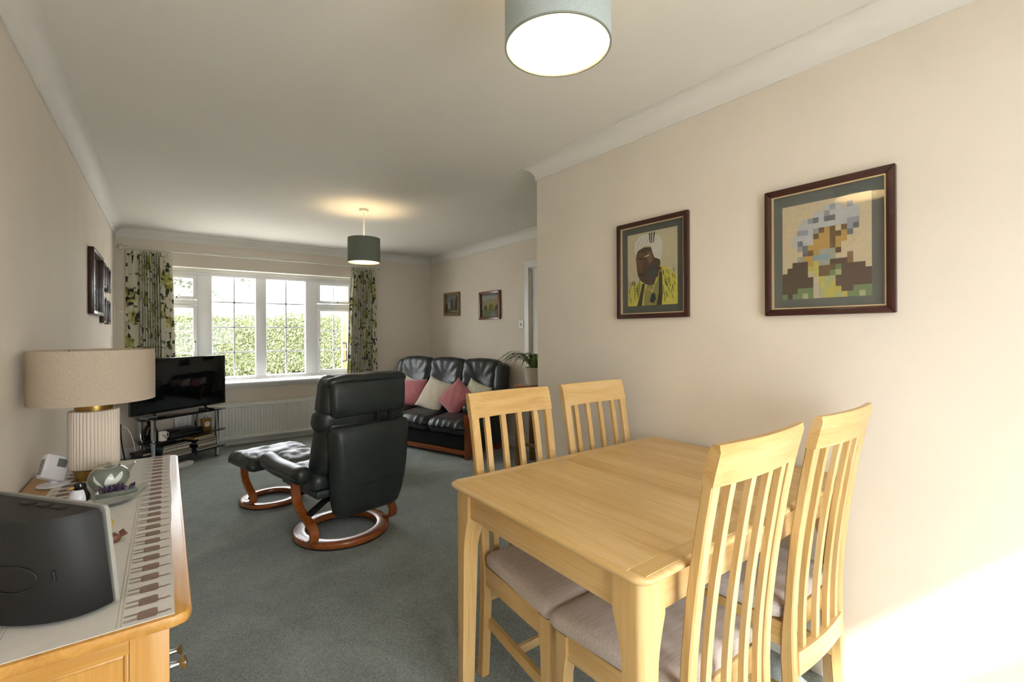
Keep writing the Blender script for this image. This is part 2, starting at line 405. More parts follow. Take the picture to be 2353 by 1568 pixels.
for s in (-1, 1):
    box('apron', (-tw / 2 + LI + .07, s * (tl / 2 - LI - .022) - .011, AP0), (tw / 2 - LI - .07, s * (tl / 2 - LI - .022) + .011, AP1), oak(0), tb, .002)
    box('apron', (s * (tw / 2 - LI - .022) - .011, -tl / 2 + LI + .07, AP0), (s * (tw / 2 - LI - .022) + .011, tl / 2 - LI - .07, AP1), oak(1), tb, .002)
def bracket_leg(name, top, a, b, c, m, parent, loc, sx, sy, zb=0, r=.02, arc=.13):
    """leg with square head a, concave shoulder down to b, tapering to c; outer corner rounded; (sx,sy) is outward"""
    rings = []
    zs = [(top, a), (AP0 if top > .6 else top - .055, a)]
    z1 = zs[-1][0]
    for k in range(1, 9):
        t = k / 8; zs.append((z1 - arc * t, b + (a - b) * (1 - math.sin(t * PI / 2)) ** 1.0))
    for k in range(1, 5): zs.append((z1 - arc - (z1 - arc - zb) * k / 4, b + (c - b) * k / 4))
    for z, w_ in zs:
        ring = []
        rad = min(r, w_ * .45)
        ring.append((-w_, 0)); ring.append((-w_, -w_)); ring.append((0, -w_))
        for k in range(6):
            q = -PI / 2 + PI / 2 * k / 5
            # outer corner at origin: centre (-rad,-rad)
            ring.append((-rad + rad * math.cos(PI / 2 * k / 5), -rad + rad * math.sin(PI / 2 * k / 5)))
        rings.append([(x * sx, y * sy, z) for x, y in ring] if sx * sy > 0 else [(x * sx, y * sy, z) for x, y in ring[::-1]])
    return loft(name, rings, m, parent, True, True, loc=loc, auto=35)
for sx in (-1, 1):
    for sy in (-1, 1):
        bracket_leg('leg', AP1, .082, .056, .044, oak(2), tb, (sx * (tw / 2 - LI), sy * (tl / 2 - LI), 0), sx, sy)

# ------------------------------------------------------------------ dining chairs
M_SEAT = mat('oatmeal_seat_fabric', 'beb1a8', .95, vary=.13, vscale=1, vst=(14, 150, 150), bmp=.25, bscale=500, sheen=.2, bdist=.001)
rear = sstab([(0, -.022), (.15, -.010), (.36, 0), (.52, -.004), (.69, -.021), (.82, -.04), (.95, -.062), (1.06, -.088)])
def hw(z): return lerp_tab([(0, .197), (.4, .197), (1.06, .205)], z)     # outer half width of the stiles
def bow(x, z): return -.016 * (1 - (x / .2) ** 2) * max(0, min(1, (z - .25) / .3 + .6))
def chair(name, label, loc, rz):
    t = thing(name, label, 'chair', loc, rz, 'oak dining chairs round the table')
    th = .027
    for s in (-1, 1):
        rings = []
        zs = [0, .08, .16, .24, .32, .40, .48, .56, .64, .72, .80, .88, .965]
        for z in zs:
            y = rear(z); d = th + (.010 if z < .42 else 0) * min(1, (.46 - z) / .1 if z > .36 else 1); o = hw(z)
            xs = (s * o, s * (o - .034))
            c = .004
            x0, x1 = min(xs), max(xs)
            rings.append([(x0 + c, y, z), (x1 - c, y, z), (x1, y + c, z), (x1, y + d - c, z), (x1 - c, y + d, z), (x0 + c, y + d, z), (x0, y + d - c, z), (x0, y + c, z)])
        loft('back_leg', rings, oak(2), t, True, True, auto=30)
    def rail(nm, z0, z1, x, thk, nz=6):
        rings = []
        nx = 12
        for i in range(nx + 1):
            xx = -x + 2 * x * i / nx; ring = []
            prof = []
            for k in range(nz + 1): prof.append((0, z0 + (z1 - z0) * k / nz))
            for k in range(nz, -1, -1): prof.append((thk, z0 + (z1 - z0) * k / nz))
            for d, z in prof:
                e = 0
                if nm == 'top_rail' and z > z1 - .001: e = .006 * (1 if d == 0 else -1)
                ring.append((xx, rear(z) + bow(xx, z) + .0 + d + e, z))
            rings.append(ring)
        return loft(nm, rings, oak(0), t, True, True, auto=40)
    rail('top_rail', .965, 1.06, .2045, .0268)
    rail('lower_rail', .275, .345, .166, .022, 2)
    for k in range(4):
        x = -.2 * .62 + .248 * k / 3
        rings = []
        for i in range(13):
            z = .34 + (.966 - .34) * i / 12; y = rear(z) + bow(x, z) + .006
            rings.append([(x - .0115, y, z), (x + .0115, y, z), (x + .0115, y + .015, z), (x - .0115, y + .015, z)])
        loft('slat', rings, oak(2), t, False, True)
    # seat frame and legs
    FW, FD = .222, .425
    for s in (-1, 1):
        loft('seat_rail', [[(s * .192, .03, .355), (s * .170, .03, .355), (s * .170, .03, .425), (s * .192, .03, .425)],
                           [(s * (FW - .008), FD - .03, .355), (s * (FW - .03), FD - .03, .355), (s * (FW - .03), FD - .03, .425), (s * (FW - .008), FD - .03, .425)]], oak(1), t, False)
        bracket_leg('front_leg', .426, .052, .040, .030, oak(2), t, (s * FW, FD, 0), s, 1, 0, .014, .09)
        loft('stretcher', [[(s * .176, .02, .185), (s * .160, .02, .185), (s * .160, .02, .222), (s * .176, .02, .222)],
                           [(s * (FW - .008), FD - .03, .185), (s * (FW - .026), FD - .03, .185), (s * (FW - .026), FD - .03, .222), (s * (FW - .008), FD - .03, .222)]], oak(1), t, False)
    box('stretcher', (-.18, .205, .19), (.18, .222, .220), oak(0), t, .002)
    box('seat_rail', (-FW + .04, FD - .026, .355), (FW - .04, FD - .006, .425), oak(0), t, .002)
    box('seat_rail', (-.165, .034, .355), (.165, .052, .425), oak(0), t, .002)
    def df(v):
        k = 1 + .10 * (v.y / .215)
        zc = .010 * (1 - (v.x / .24) ** 2) * (1 - (v.y / .22) ** 2) if v.z > 0 else 0
        return (v.x * k, v.y, v.z + zc)
    soft('seat_cushion', (.218, .205, .028), .026, M_SEAT, t, (0, .236, .453), (0, 0, 0), df, 12)
    return t
CH = [('light oak slatted dining chair on the window side of the table, nearer the armchair', (1.145, 1.486), PI),
      ('light oak slatted dining chair on the window side of the table, beside the cream wall', (1.635, 1.486), PI),
      ('light oak slatted dining chair nearest the camera with its back to it', (1.135, .603), 0),
      ('light oak slatted dining chair on the near side of the table, right beside the wall', (1.668, .604), 0)]
first = chair('dining_chair', CH[0][0], (*CH[0][1], 0), CH[0][2])
for lb, (x, y), rz in CH[1:]:
    c = copy_tree(first); c.location = (x, y, 0); c.rotation_euler = (0, 0, rz); c['label'] = lb


# ------------------------------------------------------------------ leather recliner and footstool
M_LEA = mat('black_leather', '242a28', .38, vary=.2, vscale=5, bmp=.35, bscale=26, bdist=.006, spec=.6)
M_LEAS = mat('black_smooth_leather', '2b3230', .42, vary=.15, vscale=5, bmp=.12, bscale=300, bdist=.001, spec=.55)
M_RUB = mat('black_rubber', '101112', .6, vary=.1)
def ring(name, ro, ri, z0, z1, m, parent, n=64, sy=1.0):
    b = .010
    prof = [(ri, z0), (ro - b * .4, z0), (ro, z0 + b * .6), (ro, z1 - b), (ro - b * .3, z1 - b * .3), (ro - b, z1), (ri + b, z1), (ri + b * .3, z1 - b * .3), (ri, z1 - b)]
    return lathe(name, prof, m, parent, n, closed=True, auto=50, sy=sy)
def band(name, path, wid, th, m, parent, x):
    """bent-ply strip: path in (y,z), width along x"""
    P = smoothpath([(0, a, b) for a, b in path], 7); rings = []
    for i, p in enumerate(P):
        d = (P[min(i + 1, len(P) - 1)] - P[max(i - 1, 0)]).normalized(); nrm = Vector((0, -d.z, d.y)); b = .004
        rings.append([p + Vector((x + sx * wid / 2, 0, 0)) + nrm * (sn * th / 2) for sx, sn in ((-1, -.6), (-.9, -1), (.9, -1), (1, -.6), (1, .6), (.9, 1), (-.9, 1), (-1, .6))])
    return loft(name, rings, m, parent, True, True, auto=45)
def wr(v, f1, a1, f2=0, a2=0):   # crease pattern
    return a1 * math.sin(f1 * v.x + 3 * math.sin(f2 * v.y)) * math.cos(f2 * v.y + 1.3 * v.x * 5) + a2 * math.sin(v.x * 61 + v.y * 43 + v.z * 37)
rc = thing('recliner_chair', 'black leather recliner armchair on a round red-brown wooden ring base, its back to the camera', 'armchair', (.922, 3.118, 0), math.radians(11))
rg = ring('base_ring', .298, .216, .012, .047, teak(0), rc)
ring('foot_pad', .292, .228, 0, .013, M_RUB, rc)
for s in (-1, 1):
    band('leg', [(-.09, .050), (-.135, .054), (-.175, .078), (-.182, .115), (-.15, .15), (-.08, .176), (0, .205), (.052, .25), (.075, .32), (.078, .45)], .055, .022, teak(2), rc, s * .268)
    def armd(v): return (v.x + .0, v.y, v.z + .035 * (v.y / .3) ** 2 * (1 if v.y > 0 else .0) - .012 * (v.y / .3) + (wr(v, 25, .002, 20) if v.z > 0 else 0))
    a = soft('armrest', (.052, .29, .052), .045, M_LEA, rc, (s * .325, .10, .455), (0, 0, 0), armd, 12)
    tube('armrest_piping', smoothpath([(s * .052, -.27, .0), (s * .053, -.1, .0), (s * .053, .1, -.004), (s * .05, .26, .02)], 6), .004, M_LEAS, a)
lathe('swivel_column', [(.03, .20), (.034, .20), (.034, .36), (.001, .36), (.001, .20)], M_RUB, rc, 20)
tube('swivel_arm', [(-.25, -.08, .2), (-.12, -.02, .24), (0, 0, .25), (.12, -.02, .24), (.25, -.08, .2)], .02, M_RUB, rc)
lathe('tilt_knob', [(.001, -.02), (.03, -.02), (.033, 0), (.03, .02), (.001, .02)], M_RUB, rc, 20, (-.2, .16, .28), (0, PI / 2, 0))
box('seat_pan', (-.24, -.16, .30), (.24, .36, .35), M_LEAS, rc, .012)
def seatd(v):
    t = (v.y + .3) / .6
    z = v.z + (.04 * t * t - .02 if v.z > -.03 else .02 * t) + (wr(v, 30, .005, 22, .0025) if v.z > 0 else 0)
    z -= (.018 * math.exp(-((v.y - .05) / .018) ** 2) + .014 * math.exp(-(v.x / .016) ** 2)) if v.z > .02 else 0
    return (v.x, v.y, z)
soft('seat_cushion', (.265, .31, .075), .06, M_LEA, rc, (0, .16, .40), (0, 0, 0), seatd, 22)
# back shell (outer), lofted upward
BO = .068
def shell_ring(z, y, wl, d, r=.05):
    return [(x + BO, y + d / 2 + yy - .03 * (1 - (x / wl) ** 2) * (1 if yy < 0 else .2), z) for x, yy in roundrect(2 * wl, d, min(r, d * .45), 4)]
sh = []
for z, y, wl, d in ((.168, -.20, .165, .05), (.178, -.225, .20, .09), (.20, -.24, .222, .10), (.27, -.262, .238, .12), (.36, -.28, .247, .13), (.45, -.292, .254, .135), (.55, -.298, .258, .135), (.65, -.298, .266, .125), (.70, -.294, .268, .11), (.725, -.286, .262, .085), (.735, -.276, .25, .05)):
    sh.append(shell_ring(z, y, wl, d))
shell = loft('back_shell', sh, M_LEAS, rc, True, True, auto=60)
tube('seam', [(-.245 + BO + .49 * i / 12, lerp_tab([(0, -.29), (1, -.29)], .5) - .031 * (1 - (2 * i / 12 - 1) ** 2) + .006 + .02 * abs(2 * i / 12 - 1) ** 6, .375 + .012 * (2 * i / 12 - 1)) for i in range(13)], .0022, M_LEA, shell, 6)
def backd(v): return (v.x * (1 - .06 * (v.z / .2)), v.y + .04 * (v.x / .3) ** 2 + wr(v, 26, .003, 25, .002), v.z + wr(v, 20, .003, 20))
soft('lumbar_cushion', (.30, .085, .20), .08, M_LEA, rc, (BO, -.13, .60), (math.radians(8), 0, 0), backd, 18)
soft('upper_cushion', (.312, .075, .085), .07, M_LEA, rc, (BO, -.155, .765), (math.radians(6), 0, 0), backd, 18)
soft('head_cushion', (.285, .075, .135), .06, M_LEA, rc, (BO, -.165, .905), (math.radians(4), 0, 0), backd, 18)
hp = []
for z, wl, d in ((.79, .235, .03), (.80, .25, .05), (.86, .256, .06), (.93, .258, .06), (.99, .256, .055), (1.005, .25, .03)):
    hp.append([(x + BO, -.232 - .02 * (1 - (x / wl) ** 2) * (1 if yy < 0 else 0) + yy, z) for x, yy in roundrect(2 * wl, d, d * .45, 4)])
loft('headrest_panel', hp, M_LEAS, rc, True, True, auto=60)
def topd(v): return (v.x, v.y + .02 * (v.x / .28) ** 2, v.z + .006 * math.sin(v.x * 34) * math.cos(v.y * 20) - .02 * (v.x / .28) ** 4)
soft('headrest_top', (.275, .078, .028), .027, M_LEA, rc, (BO, -.19, 1.018), (0, 0, 0), topd, 18)
for x in (.10, .19): box('headrest_strap', (x, -.262, .72), (x + .02, -.252, .81), M_RUB, rc, .002)

def stool(name, label, loc, rz, s=1.0):
    t = thing(name, label, 'footstool', loc, rz)
    ring('base_ring', .225 * s, .155 * s, .010, .040, teak(0), t, 48)
    ring('foot_pad', .22 * s, .165 * s, 0, .011, M_RUB, t, 48)
    for q in (-1, 1):
        band('leg', [(-.02, .044), (-.07, .046), (-.125, .062), (-.14, .095), (-.11, .13), (-.05, .165), (0, .21), (.02, .26), (.02, .31)], .05, .02, teak(2), t, q * .19)
    box('seat_pan', (-.2, -.15, .285), (.2, .17, .315), M_LEAS, t, .01)
    def sd(v):
        z = v.z + (-.035 * (v.y / .2) ** 2 + wr(v, 30, .004, 24, .002) if v.z > -.02 else -.01)
        z -= .014 * math.exp(-(v.y / .016) ** 2) if v.z > .02 else 0
        return (v.x, v.y, z)
    soft('seat_cushion', (.25, .205, .055), .05, M_LEA, t, (0, 0, .36), (0, 0, 0), sd, 18)
    return t
stool('ring_footstool', 'black leather footstool on a small wooden ring base in front of the recliner', (.655, 4.03, 0), math.radians(14))
pf = thing('block_footstool', 'black leather footstool with short wooden feet, half hidden behind the recliner', 'footstool', (1.60, 4.42, 0), math.radians(12))
def pfd(v): return (v.x, v.y, v.z + (.008 * (1 - (v.x / .2) ** 2) + wr(v, 25, .003, 20, .001) if v.z > .1 else 0))
soft('cushion', (.19, .19, .165), .045, M_LEA, pf, (0, 0, .235), (0, 0, 0), pfd, 14)
for sx in (-1, 1):
    for sy in (-1, 1): lathe('foot', [(.001, 0), (.018, 0), (.024, .075), (.001, .075)], teak(2), pf, 16, (sx * .15, sy * .15, 0))

# ------------------------------------------------------------------ sofa
sf = thing('leather_sofa', 'three-seat black leather sofa with red-brown wooden frame angled across the far corner', 'sofa', (2.19, 4.815, 0), math.atan2(-.945, .326))
SL = .81
box('front_rail', (-SL + .04, .0, .035), (SL - .04, .03, .085), teak(0), sf, .006)
for s in (-1, 1):
    rings = []
    for z, w_ in ((0, .05), (.2, .045), (.45, .045), (.53, .05)):
        rings.append([(s * SL - s * w_ if s < 0 else SL - w_, -.01, z), (s * SL if s > 0 else -SL, -.01, z), (s * SL if s > 0 else -SL, .05, z), (SL - w_ if s > 0 else -SL + w_, .05, z)])
    loft('front_post', [[(s * (SL - w_), -.012, z), (s * SL, -.012, z), (s * SL, .05, z), (s * (SL - w_), .05, z)][::s] for z, w_ in ((0, .042), (.25, .042), (.46, .048))], teak(2), sf, False)
    box('side_panel', (s * SL - .025 - s * .012, .05, .06), (s * SL + .025 - s * .028, .60, .46), M_LEAS, sf, .012)
    box('back_foot', (s * (SL - .04) - .03, .52, 0), (s * (SL - .04) + .03, .58, .07), teak(2), sf, .004)
    def ad(v): return (v.x, v.y, v.z + wr(v, 22, .003, 18, .001) - .01 * (v.y / .28))
    soft('armrest', (.055, .30, .05), .045, M_LEA, sf, (s * (SL - .03), .29, .50), (0, 0, 0), ad, 12)
box('base_panel', (-SL + .045, .012, .086), (SL - .045, .58, .26), mat('black_cloth', '0d0f10', .9, vary=.2), sf, .01)
for k in range(3):
    x = (k - 1) * .52
    ph = k * 1.7
    def sd(v, ph=ph):
        fr_ = max(0, -v.y / .3)
        z = v.z + (.02 * (1 - (v.x / .28) ** 2)) - .03 * fr_ * (v.z > 0)
        y = v.y - .02 * (1 - (v.x / .28) ** 2) * (v.y < -.2)
        if v.y < -.12 or v.z > .03:
            cr = .006 * math.sin(v.x * 95 + ph + 2 * math.sin(v.x * 20)) * max(0, min(1, (-v.y - .1) / .12))
            y -= cr * .8; z += cr * .5
        return (v.x, y, z)
    soft('seat_cushion', (.262, .32, .095), .085, M_LEA, sf, (x, .265, .315), (0, 0, 0), sd, 26)
    def ld(v, ph=ph): return (v.x, v.y + .02 * math.cos(v.x * 8) * -1, v.z)
    soft('lumbar_cushion', (.25, .08, .15), .065, M_LEA, sf, (x, .54, .50), (math.radians(-12), 0, 0), ld, 14)
    def bd(v, ph=ph):
        c = math.hypot(v.x / .28, (v.z + .04) / .2)
        y = v.y
        if v.y < 0:
            a = math.atan2(v.z + .06, v.x)
            y += .030 * math.exp(-(c / .55) ** 2) - .007 * math.sin(a * 13 + ph) * min(1, c) * (1 - min(1, abs(c - .7)))
        return (v.x * (1 + .04 * v.z / .2), y, v.z + .012 * math.cos(v.x * 9) * (v.z > .1))
    soft('back_cushion', (.266, .095, .225), .08, M_LEA, sf, (x, .60, .765), (math.radians(-13), 0, 0), bd, 24)
    if k != 1:
        s = -1 if k == 0 else 1
        def wd(v, ph=ph): return (v.x, v.y, v.z + .0 + .008 * math.sin(v.z * 40 + v.x * 20))
        soft('back_wing', (.072, .085, .205), .06, M_LEA, sf, (s * .80, .595, .745), (math.radians(-13), math.radians(-4 * s), 0), wd, 14)
box('back_board', (-SL + .06, .65, .10), (SL - .06, .68, .88), M_LEAS, sf, .02, rot=(math.radians(-7), 0, 0))

M_PINK = mat('dusty_pink_cotton', 'b56d72', .9, vary=.08, vscale=10, bmp=.3, bscale=30, bdist=.003, sheen=.3)
M_CREAM = mat('cream_cotton', 'cfc4b2', .9, vary=.05, vscale=10, bmp=.25, bscale=25, bdist=.003, sheen=.3)
M_SAGE = mat('pale_sage_cotton', 'c6c5ad', .9, vary=.15, vscale=22, bmp=.2, bscale=30, bdist=.003)
sfm = Matrix.Translation((2.19, 4.815, 0)) @ Matrix.Rotation(math.atan2(-.945, .326), 4, 'Z')
def cushion(label, m, lx, ly, lz, tilt, spin, sz=.2, yaw=0):
    """scatter cushion given in sofa coordinates; standing on an edge/corner, leaning back"""
    n = 14; vs, fs = [], []
    for side in (1, -1):
        for i in range(n + 1):
            for j in range(n + 1):
                u, v = -1 + 2 * i / n, -1 + 2 * j / n
                e = (1 - abs(u) ** 2.6) * (1 - abs(v) ** 2.6)
                pinch = 1 - .07 * (1 - u * u) * abs(v) ** 3 if True else 1
                x = u * sz * (1 - .08 * (1 - v * v) * abs(u) ** 4); z = v * sz * (1 - .08 * (1 - u * u) * abs(v) ** 4)
                vs.append((x, side * (.003 + .062 * max(0, e) ** .55) + .004 * math.sin(u * 9 + v * 7) * e, z))
    q = (n + 1) ** 2
    for side in (0, 1):
        for i in range(n):
            for j in range(n):
                a = side * q + i * (n + 1) + j
                f = (a, a + 1, a + n + 2, a + n + 1); fs.append(f if side == 0 else f[::-1])
    def rim(i, j): return i * (n + 1) + j
    per = [(i, 0) for i in range(n)] + [(n, j) for j in range(n)] + [(i, n) for i in range(n, 0, -1)] + [(0, j) for j in range(n, 0, -1)]
    for a, b in zip(per, per[1:] + per[:1]): fs.append((rim(*a), rim(*b), q + rim(*b), q + rim(*a)))
    o = mesh('scatter_cushion', vs, fs, m, None, True)
    o.matrix_world = sfm @ Matrix.Translation((lx, ly, lz)) @ Matrix.Rotation(math.radians(yaw), 4, 'Z') @ Matrix.Rotation(math.radians(tilt), 4, 'X') @ Matrix.Rotation(math.radians(spin), 4, 'Y')
    return tag(o, label, 'cushion', 'scatter cushions on the sofa')
cushion('dusty pink square cushion at the window end of the black sofa', M_PINK, -.36, .36, .565, -22, -3, .175, 10)
cushion('pale cushion corner showing behind the left pink cushion on the sofa', M_SAGE, -.50, .43, .575, -20, 10, .17)
cushion('cream square cushion tilted in the middle of the black sofa', M_CREAM, .02, .33, .57, -28, 15, .195, 4)
cushion('dusty pink cushion propped on its corner right of the cream cushion', M_PINK, .37, .32, .565, -32, 33, .18, 6)
cushion('pale sage cushion tucked behind the right pink cushion by the dining chair', M_SAGE, .565, .40, .565, -24, 14, .19, -6)

# ------------------------------------------------------------------ television, stand and what is on it
M_CHR = mat('chrome', 'c4c6c8', .08, 1)
def bglass():
    mt = bpy.data.materials.new('smoked_black_glass'); mt.use_nodes = True; p = mt.node_tree.nodes['Principled BSDF']
    f = noise(mt.node_tree, coords(mt.node_tree), 3, 2)
    mt.node_tree.links.new(ramp(mt.node_tree, f, [(.3, (.006, .007, .008)), (.7, (.009, .010, .011))]), p.inputs['Base Color'])
    p.inputs['Roughness'].default_value = .04; return mt
M_BG = bglass()
TA = math.radians(33)
ux, uy = math.cos(TA), math.sin(TA)
# front edge of the top from (-.138,5.41) to (.524,5.82)
sc_ = Vector((.193, 5.615)) + Vector((-uy, ux)) * .19
ST = thing('tv_stand', 'three-tier smoked glass television stand with chrome tube legs in the corner', 'stand', (sc_.x, sc_.y, 0), TA)
def shelf(z, w_=.42, d=.19):
    pts = [(-w_ + .07, -d), (w_ - .07, -d), (w_ - .02, -d + .03), (w_, -d + .09), (w_ - .12, d), (-w_ + .12, d), (-w_, -d + .09), (-w_ + .02, -d + .03)]
    return prism('shelf', pts, z - .008, z, M_BG, ST, bev=.002)
for z in (.11, .285, .50): shelf(z)
for x, y in ((-.315, -.135), (.315, -.135), (-.27, .12), (.27, .12)):
    p_ = lathe('leg', [(.001, 0), (.024, 0), (.024, .015), (.020, .02), (.020, .492), (.001, .492)], M_CHR, ST, 20, (x, y, 0))
    for z in (.11, .285, .50): lathe('collar', [(.019, -.016), (.026, -.016), (.026, -.0085), (.019, -.0085)], M_CHR, p_, 20, (0, 0, z), closed=True)
def onst(x, y): return (sc_.x + x * ux - y * uy, sc_.y + x * uy + y * ux)
# tv : bottom-left (-.266,5.45) to bottom-right (.516,5.98)
tvm = Vector((.125, 5.715)); TVA = math.atan2(.53, .782)
tv = thing('television', 'black flat-screen television, switched off, on the smoked glass stand', 'television', (tvm.x, tvm.y, .50), TVA)
M_TV = mat('black_tv_plastic', '0c0d0e', .25, vary=.1)
box('housing', (-.472, -.006, .042), (.472, .035, .565), M_TV, tv, .006)
box('rear_bulge', (-.3, .03, .10), (.3, .06, .42), M_TV, tv, .012)
box('screen', (-.458, -.0085, .066), (.458, -.005, .552), mat('dark_screen', '08090a', .07, vary=.05, spec=.6), tv, .001)
for s in (-1, 1):
    ft = tube('foot', [(s * .25, .015, .06), (s * .255, .01, .022), (s * .26, 0, .012)], .012, M_TV, tv)
    box('foot_bar', (s * .26 - .014, -.095, .0005), (s * .26 + .014, .11, .013), M_TV, tv, .004)
    tube('foot_trim', [(s * .26, -.095, .013), (s * .26, .02, .016)], .0035, M_CHR, tv)
bx = lambda name, label, cat, x, y, z, hx, hy, hz, m, rz=0, group=None, bev=.002: tag(box(name, (-hx, -hy, 0), (hx, hy, 2 * hz), m, None, bev, 2, (*onst(x, y), z), (0, 0, TA + rz)), label, cat, group)
# (box origin is its own centre: keep z as base)
def recv(name, label, x, y, z, w_, d, h, m, rz=0):
    t = thing(name, label, 'set-top box', (*onst(x, y), z), TA + rz)
    box('case', (-w_, -d, .003), (w_, d, h), m, t, .003)
    box('front_panel', (-w_ + .01, -d - .0015, .008), (w_ - .01, -d + .001, h - .006), M_BG, t, .0005)
    for sx in (-1, 1): box('foot', (sx * w_ * .8 - .01, -d * .7, 0), (sx * w_ * .8 + .01, -d * .4, .004), M_RUB, t)
    return t
recv('video_recorder', 'wide black video recorder on the middle glass shelf', -.02, -.05, .285, .17, .115, .06, mat('black_case', '0b0c0d', .4, vary=.1))
recv('set_top_box', 'flat silver box under the left end of the television', -.335, -.10, .50, .048, .05, .026, mat('silver_plastic', '8b8e90', .35, .4, vary=.05), .05)
# mug, clock, ornament
mg = thing('mug', 'white mug with a green and yellow bird print on the middle shelf', 'mug', (*onst(-.243, -.15), .285), TA)
M_CER = mat('white_ceramic', 'e6e1d8', .2, vary=.02, vscale=8)
lathe('body', [(.001, 0), (.030, 0), (.034, .004), (.034, .088), (.031, .088), (.031, .006), (.001, .006)], M_CER, mg, 28)
tube('handle', smoothpath([(.032, .0, .07), (.052, 0, .066), (.056, 0, .045), (.048, 0, .026), (.032, 0, .02)], 5), .0045, M_CER, mg)
for nm, (cx, cz), rx, rz_, cl in (('printed_leaf', (-.35, .058), .3, .016, '7d8a3e'), ('printed_bird', (.1, .042), .35, .009, 'b88a3c'), ('printed_leaf', (.25, .028), .3, .008, '6a4a3a')):
    vs = []; 
    for i in range(12):
        a = 2 * PI * i / 12; an = -PI / 2 + cx + rx * math.cos(a); vs.append((.0346 * math.cos(an), .0346 * math.sin(an), cz + rz_ * math.sin(a)))
    mesh(nm, vs, [tuple(range(12))], mat('print_' + cl, cl, .4, vary=.1), mg)
M_GOLD = mat('aged_brass', '9a7a42', .3, .9, vary=.15, vscale=20)
ck = thing('mantel_clock', 'small brass carriage clock with round dial at the right of the middle shelf', 'clock', (*onst(.225, -.09), .285), TA - .15)
box('plinth', (-.05, -.032, 0), (.05, .032, .016), M_GOLD, ck, .003)
box('case', (-.042, -.026, .016), (.042, .026, .118), M_GOLD, ck, .004)
box('cornice', (-.047, -.03, .118), (.047, .03, .128), M_GOLD, ck, .003)
dl = lathe('dial', [(.001, 0), (.031, 0), (.031, .004), (.001, .004)], mat('dial_white', 'd8d0bc', .4, vary=.03), ck, 28, (0, -.0265, .07), (PI / 2, 0, 0))
lathe('bezel', [(.028, 0), (.034, 0), (.034, .007), (.028, .007)], M_GOLD, dl, 28, closed=True)
box('hour_hand', (-.0015, 0, .0045), (.0015, .014, .0055), M_BLK, dl); box('minute_hand', (0, -.0012, .0045), (.022, .0012, .0055), M_BLK, dl)
tube('handle', smoothpath([(-.018, 0, .128), (-.016, 0, .146), (0, 0, .153), (.016, 0, .146), (.018, 0, .128)], 5), .003, M_GOLD, ck)
orn = thing('bird_ornament', 'dark figurine with pale markings behind the mug on the middle shelf', 'ornament', (*onst(-.175, .135), .285), TA)
lathe('body', [(.001, 0), (.05, 0), (.055, .02), (.06, .06), (.045, .10), (.025, .125), (.03, .145), (.015, .165), (.001, .168)], mat('dark_glaze', '2a2622', .2, vary=.5, vscale=18), orn, 20)
for i in range(5):
    a = -PI / 2 + (i - 2) * .5
    tube('pale_stripe', [(.061 * math.cos(a), .061 * math.sin(a), .03), (.058 * math.cos(a + .15), .058 * math.sin(a + .15), .075), (.044 * math.cos(a + .3), .044 * math.sin(a + .3), .105)], .004, mat('pale_glaze', 'b8aea0', .3), orn, 6)

# books -------------------------------------------------------------------
M_PAGE = mat('book_pages', 'b9ae97', .9, vary=.12, vscale=1, vst=(2, 2, 300))
def book(label, x, y, z, w_, d, h, cover, rz=0, spine='-x', group=None):
    """book lying flat: cover boards, page block; pages show on the front and the right, spine at -x"""
    t = thing('book', label, 'book', (*onst(x, y), z), TA + rz, group)
    mc = mat('cover_' + cover, cover, .45, vary=.12, vscale=9)
    c = min(.004, h * .16)
    box('page_block', (-w_ + .004, -d + .005, c), (w_ - .005, d - .005, h - c), M_PAGE, t)
    sp = -1
    boxes('cover', [((-w_, -d, 0), (w_, d, c)), ((-w_, -d, h - c), (w_, d, h)), ((-w_, -d, c), (-w_ + .004, d, h - c))], mc, t)
    return t
G1, G2 = 'books in the right stack on the bottom glass shelf', 'books in the left stack on the bottom glass shelf'
z = .11
for i, (w_, d, h, cv, x, y, rz, lb) in enumerate([
        (0.114, 0.125, .022, '2a3848', 0.175, -0.054, 0.015, 'dark blue book with cream pages, lowest of the right stack'),
        (0.114, 0.123, .012, '2b3440', 0.170, -0.051, 0.015, 'thin slate book second from the bottom of the right stack'),
        (0.105, 0.119, .036, '17181b', 0.185, -0.051, 0.000, 'thick black book with pale pages in the middle of the right stack'),
        (0.114, 0.119, .008, '8a8b8e', 0.175, -0.054, 0.015, 'very thin grey booklet above the thick black book in the right stack'),
        (0.112, 0.117, .018, '23292f', 0.180, -0.051, 0.010, 'charcoal book third from the top of the right stack'),
        (0.100, 0.115, .020, '1b1b1e', 0.190, -0.049, 0.005, 'black book with pinkish pages second from the top of the right stack'),
        (0.114, 0.119, .022, 'a98a4c', 0.155, -0.051, 0.040, 'tan yellow book on top of the right stack')]):
    book(lb, x, y, z, w_, d, h, cv, rz, group=G1); z += h + .0006
z = .11
for i, (w_, d, h, cv, x, y, rz, lb) in enumerate([
        (0.142, 0.133, .018, '55565a', -0.130, -0.057, 0.010, 'grey book lowest of the left stack'),
        (0.140, 0.133, .014, '3a2f30', -0.130, -0.060, -0.015, 'dark brown book second from the bottom of the left stack'),
        (0.138, 0.131, .012, '6d4b44', -0.125, -0.057, 0.015, 'thin russet book third from the bottom of the left stack'),
        (0.142, 0.133, .010, '26282c', -0.135, -0.058, 0.000, 'thin black book in the lower half of the left stack'),
        (0.130, 0.129, .034, '2c3136', -0.135, -0.057, -0.010, 'thick charcoal book near the top of the left stack'),
        (0.140, 0.131, .022, '59656c', -0.130, -0.060, 0.025, 'blue grey book second from the top of the left stack'),
        (0.120, 0.129, .012, '1f2124', -0.150, -0.057, 0.050, 'thin black book with pale pages on top of the left stack')]):
    book(lb, x, y, z, w_, d, h, cv, rz, group=G2); z += h + .0006
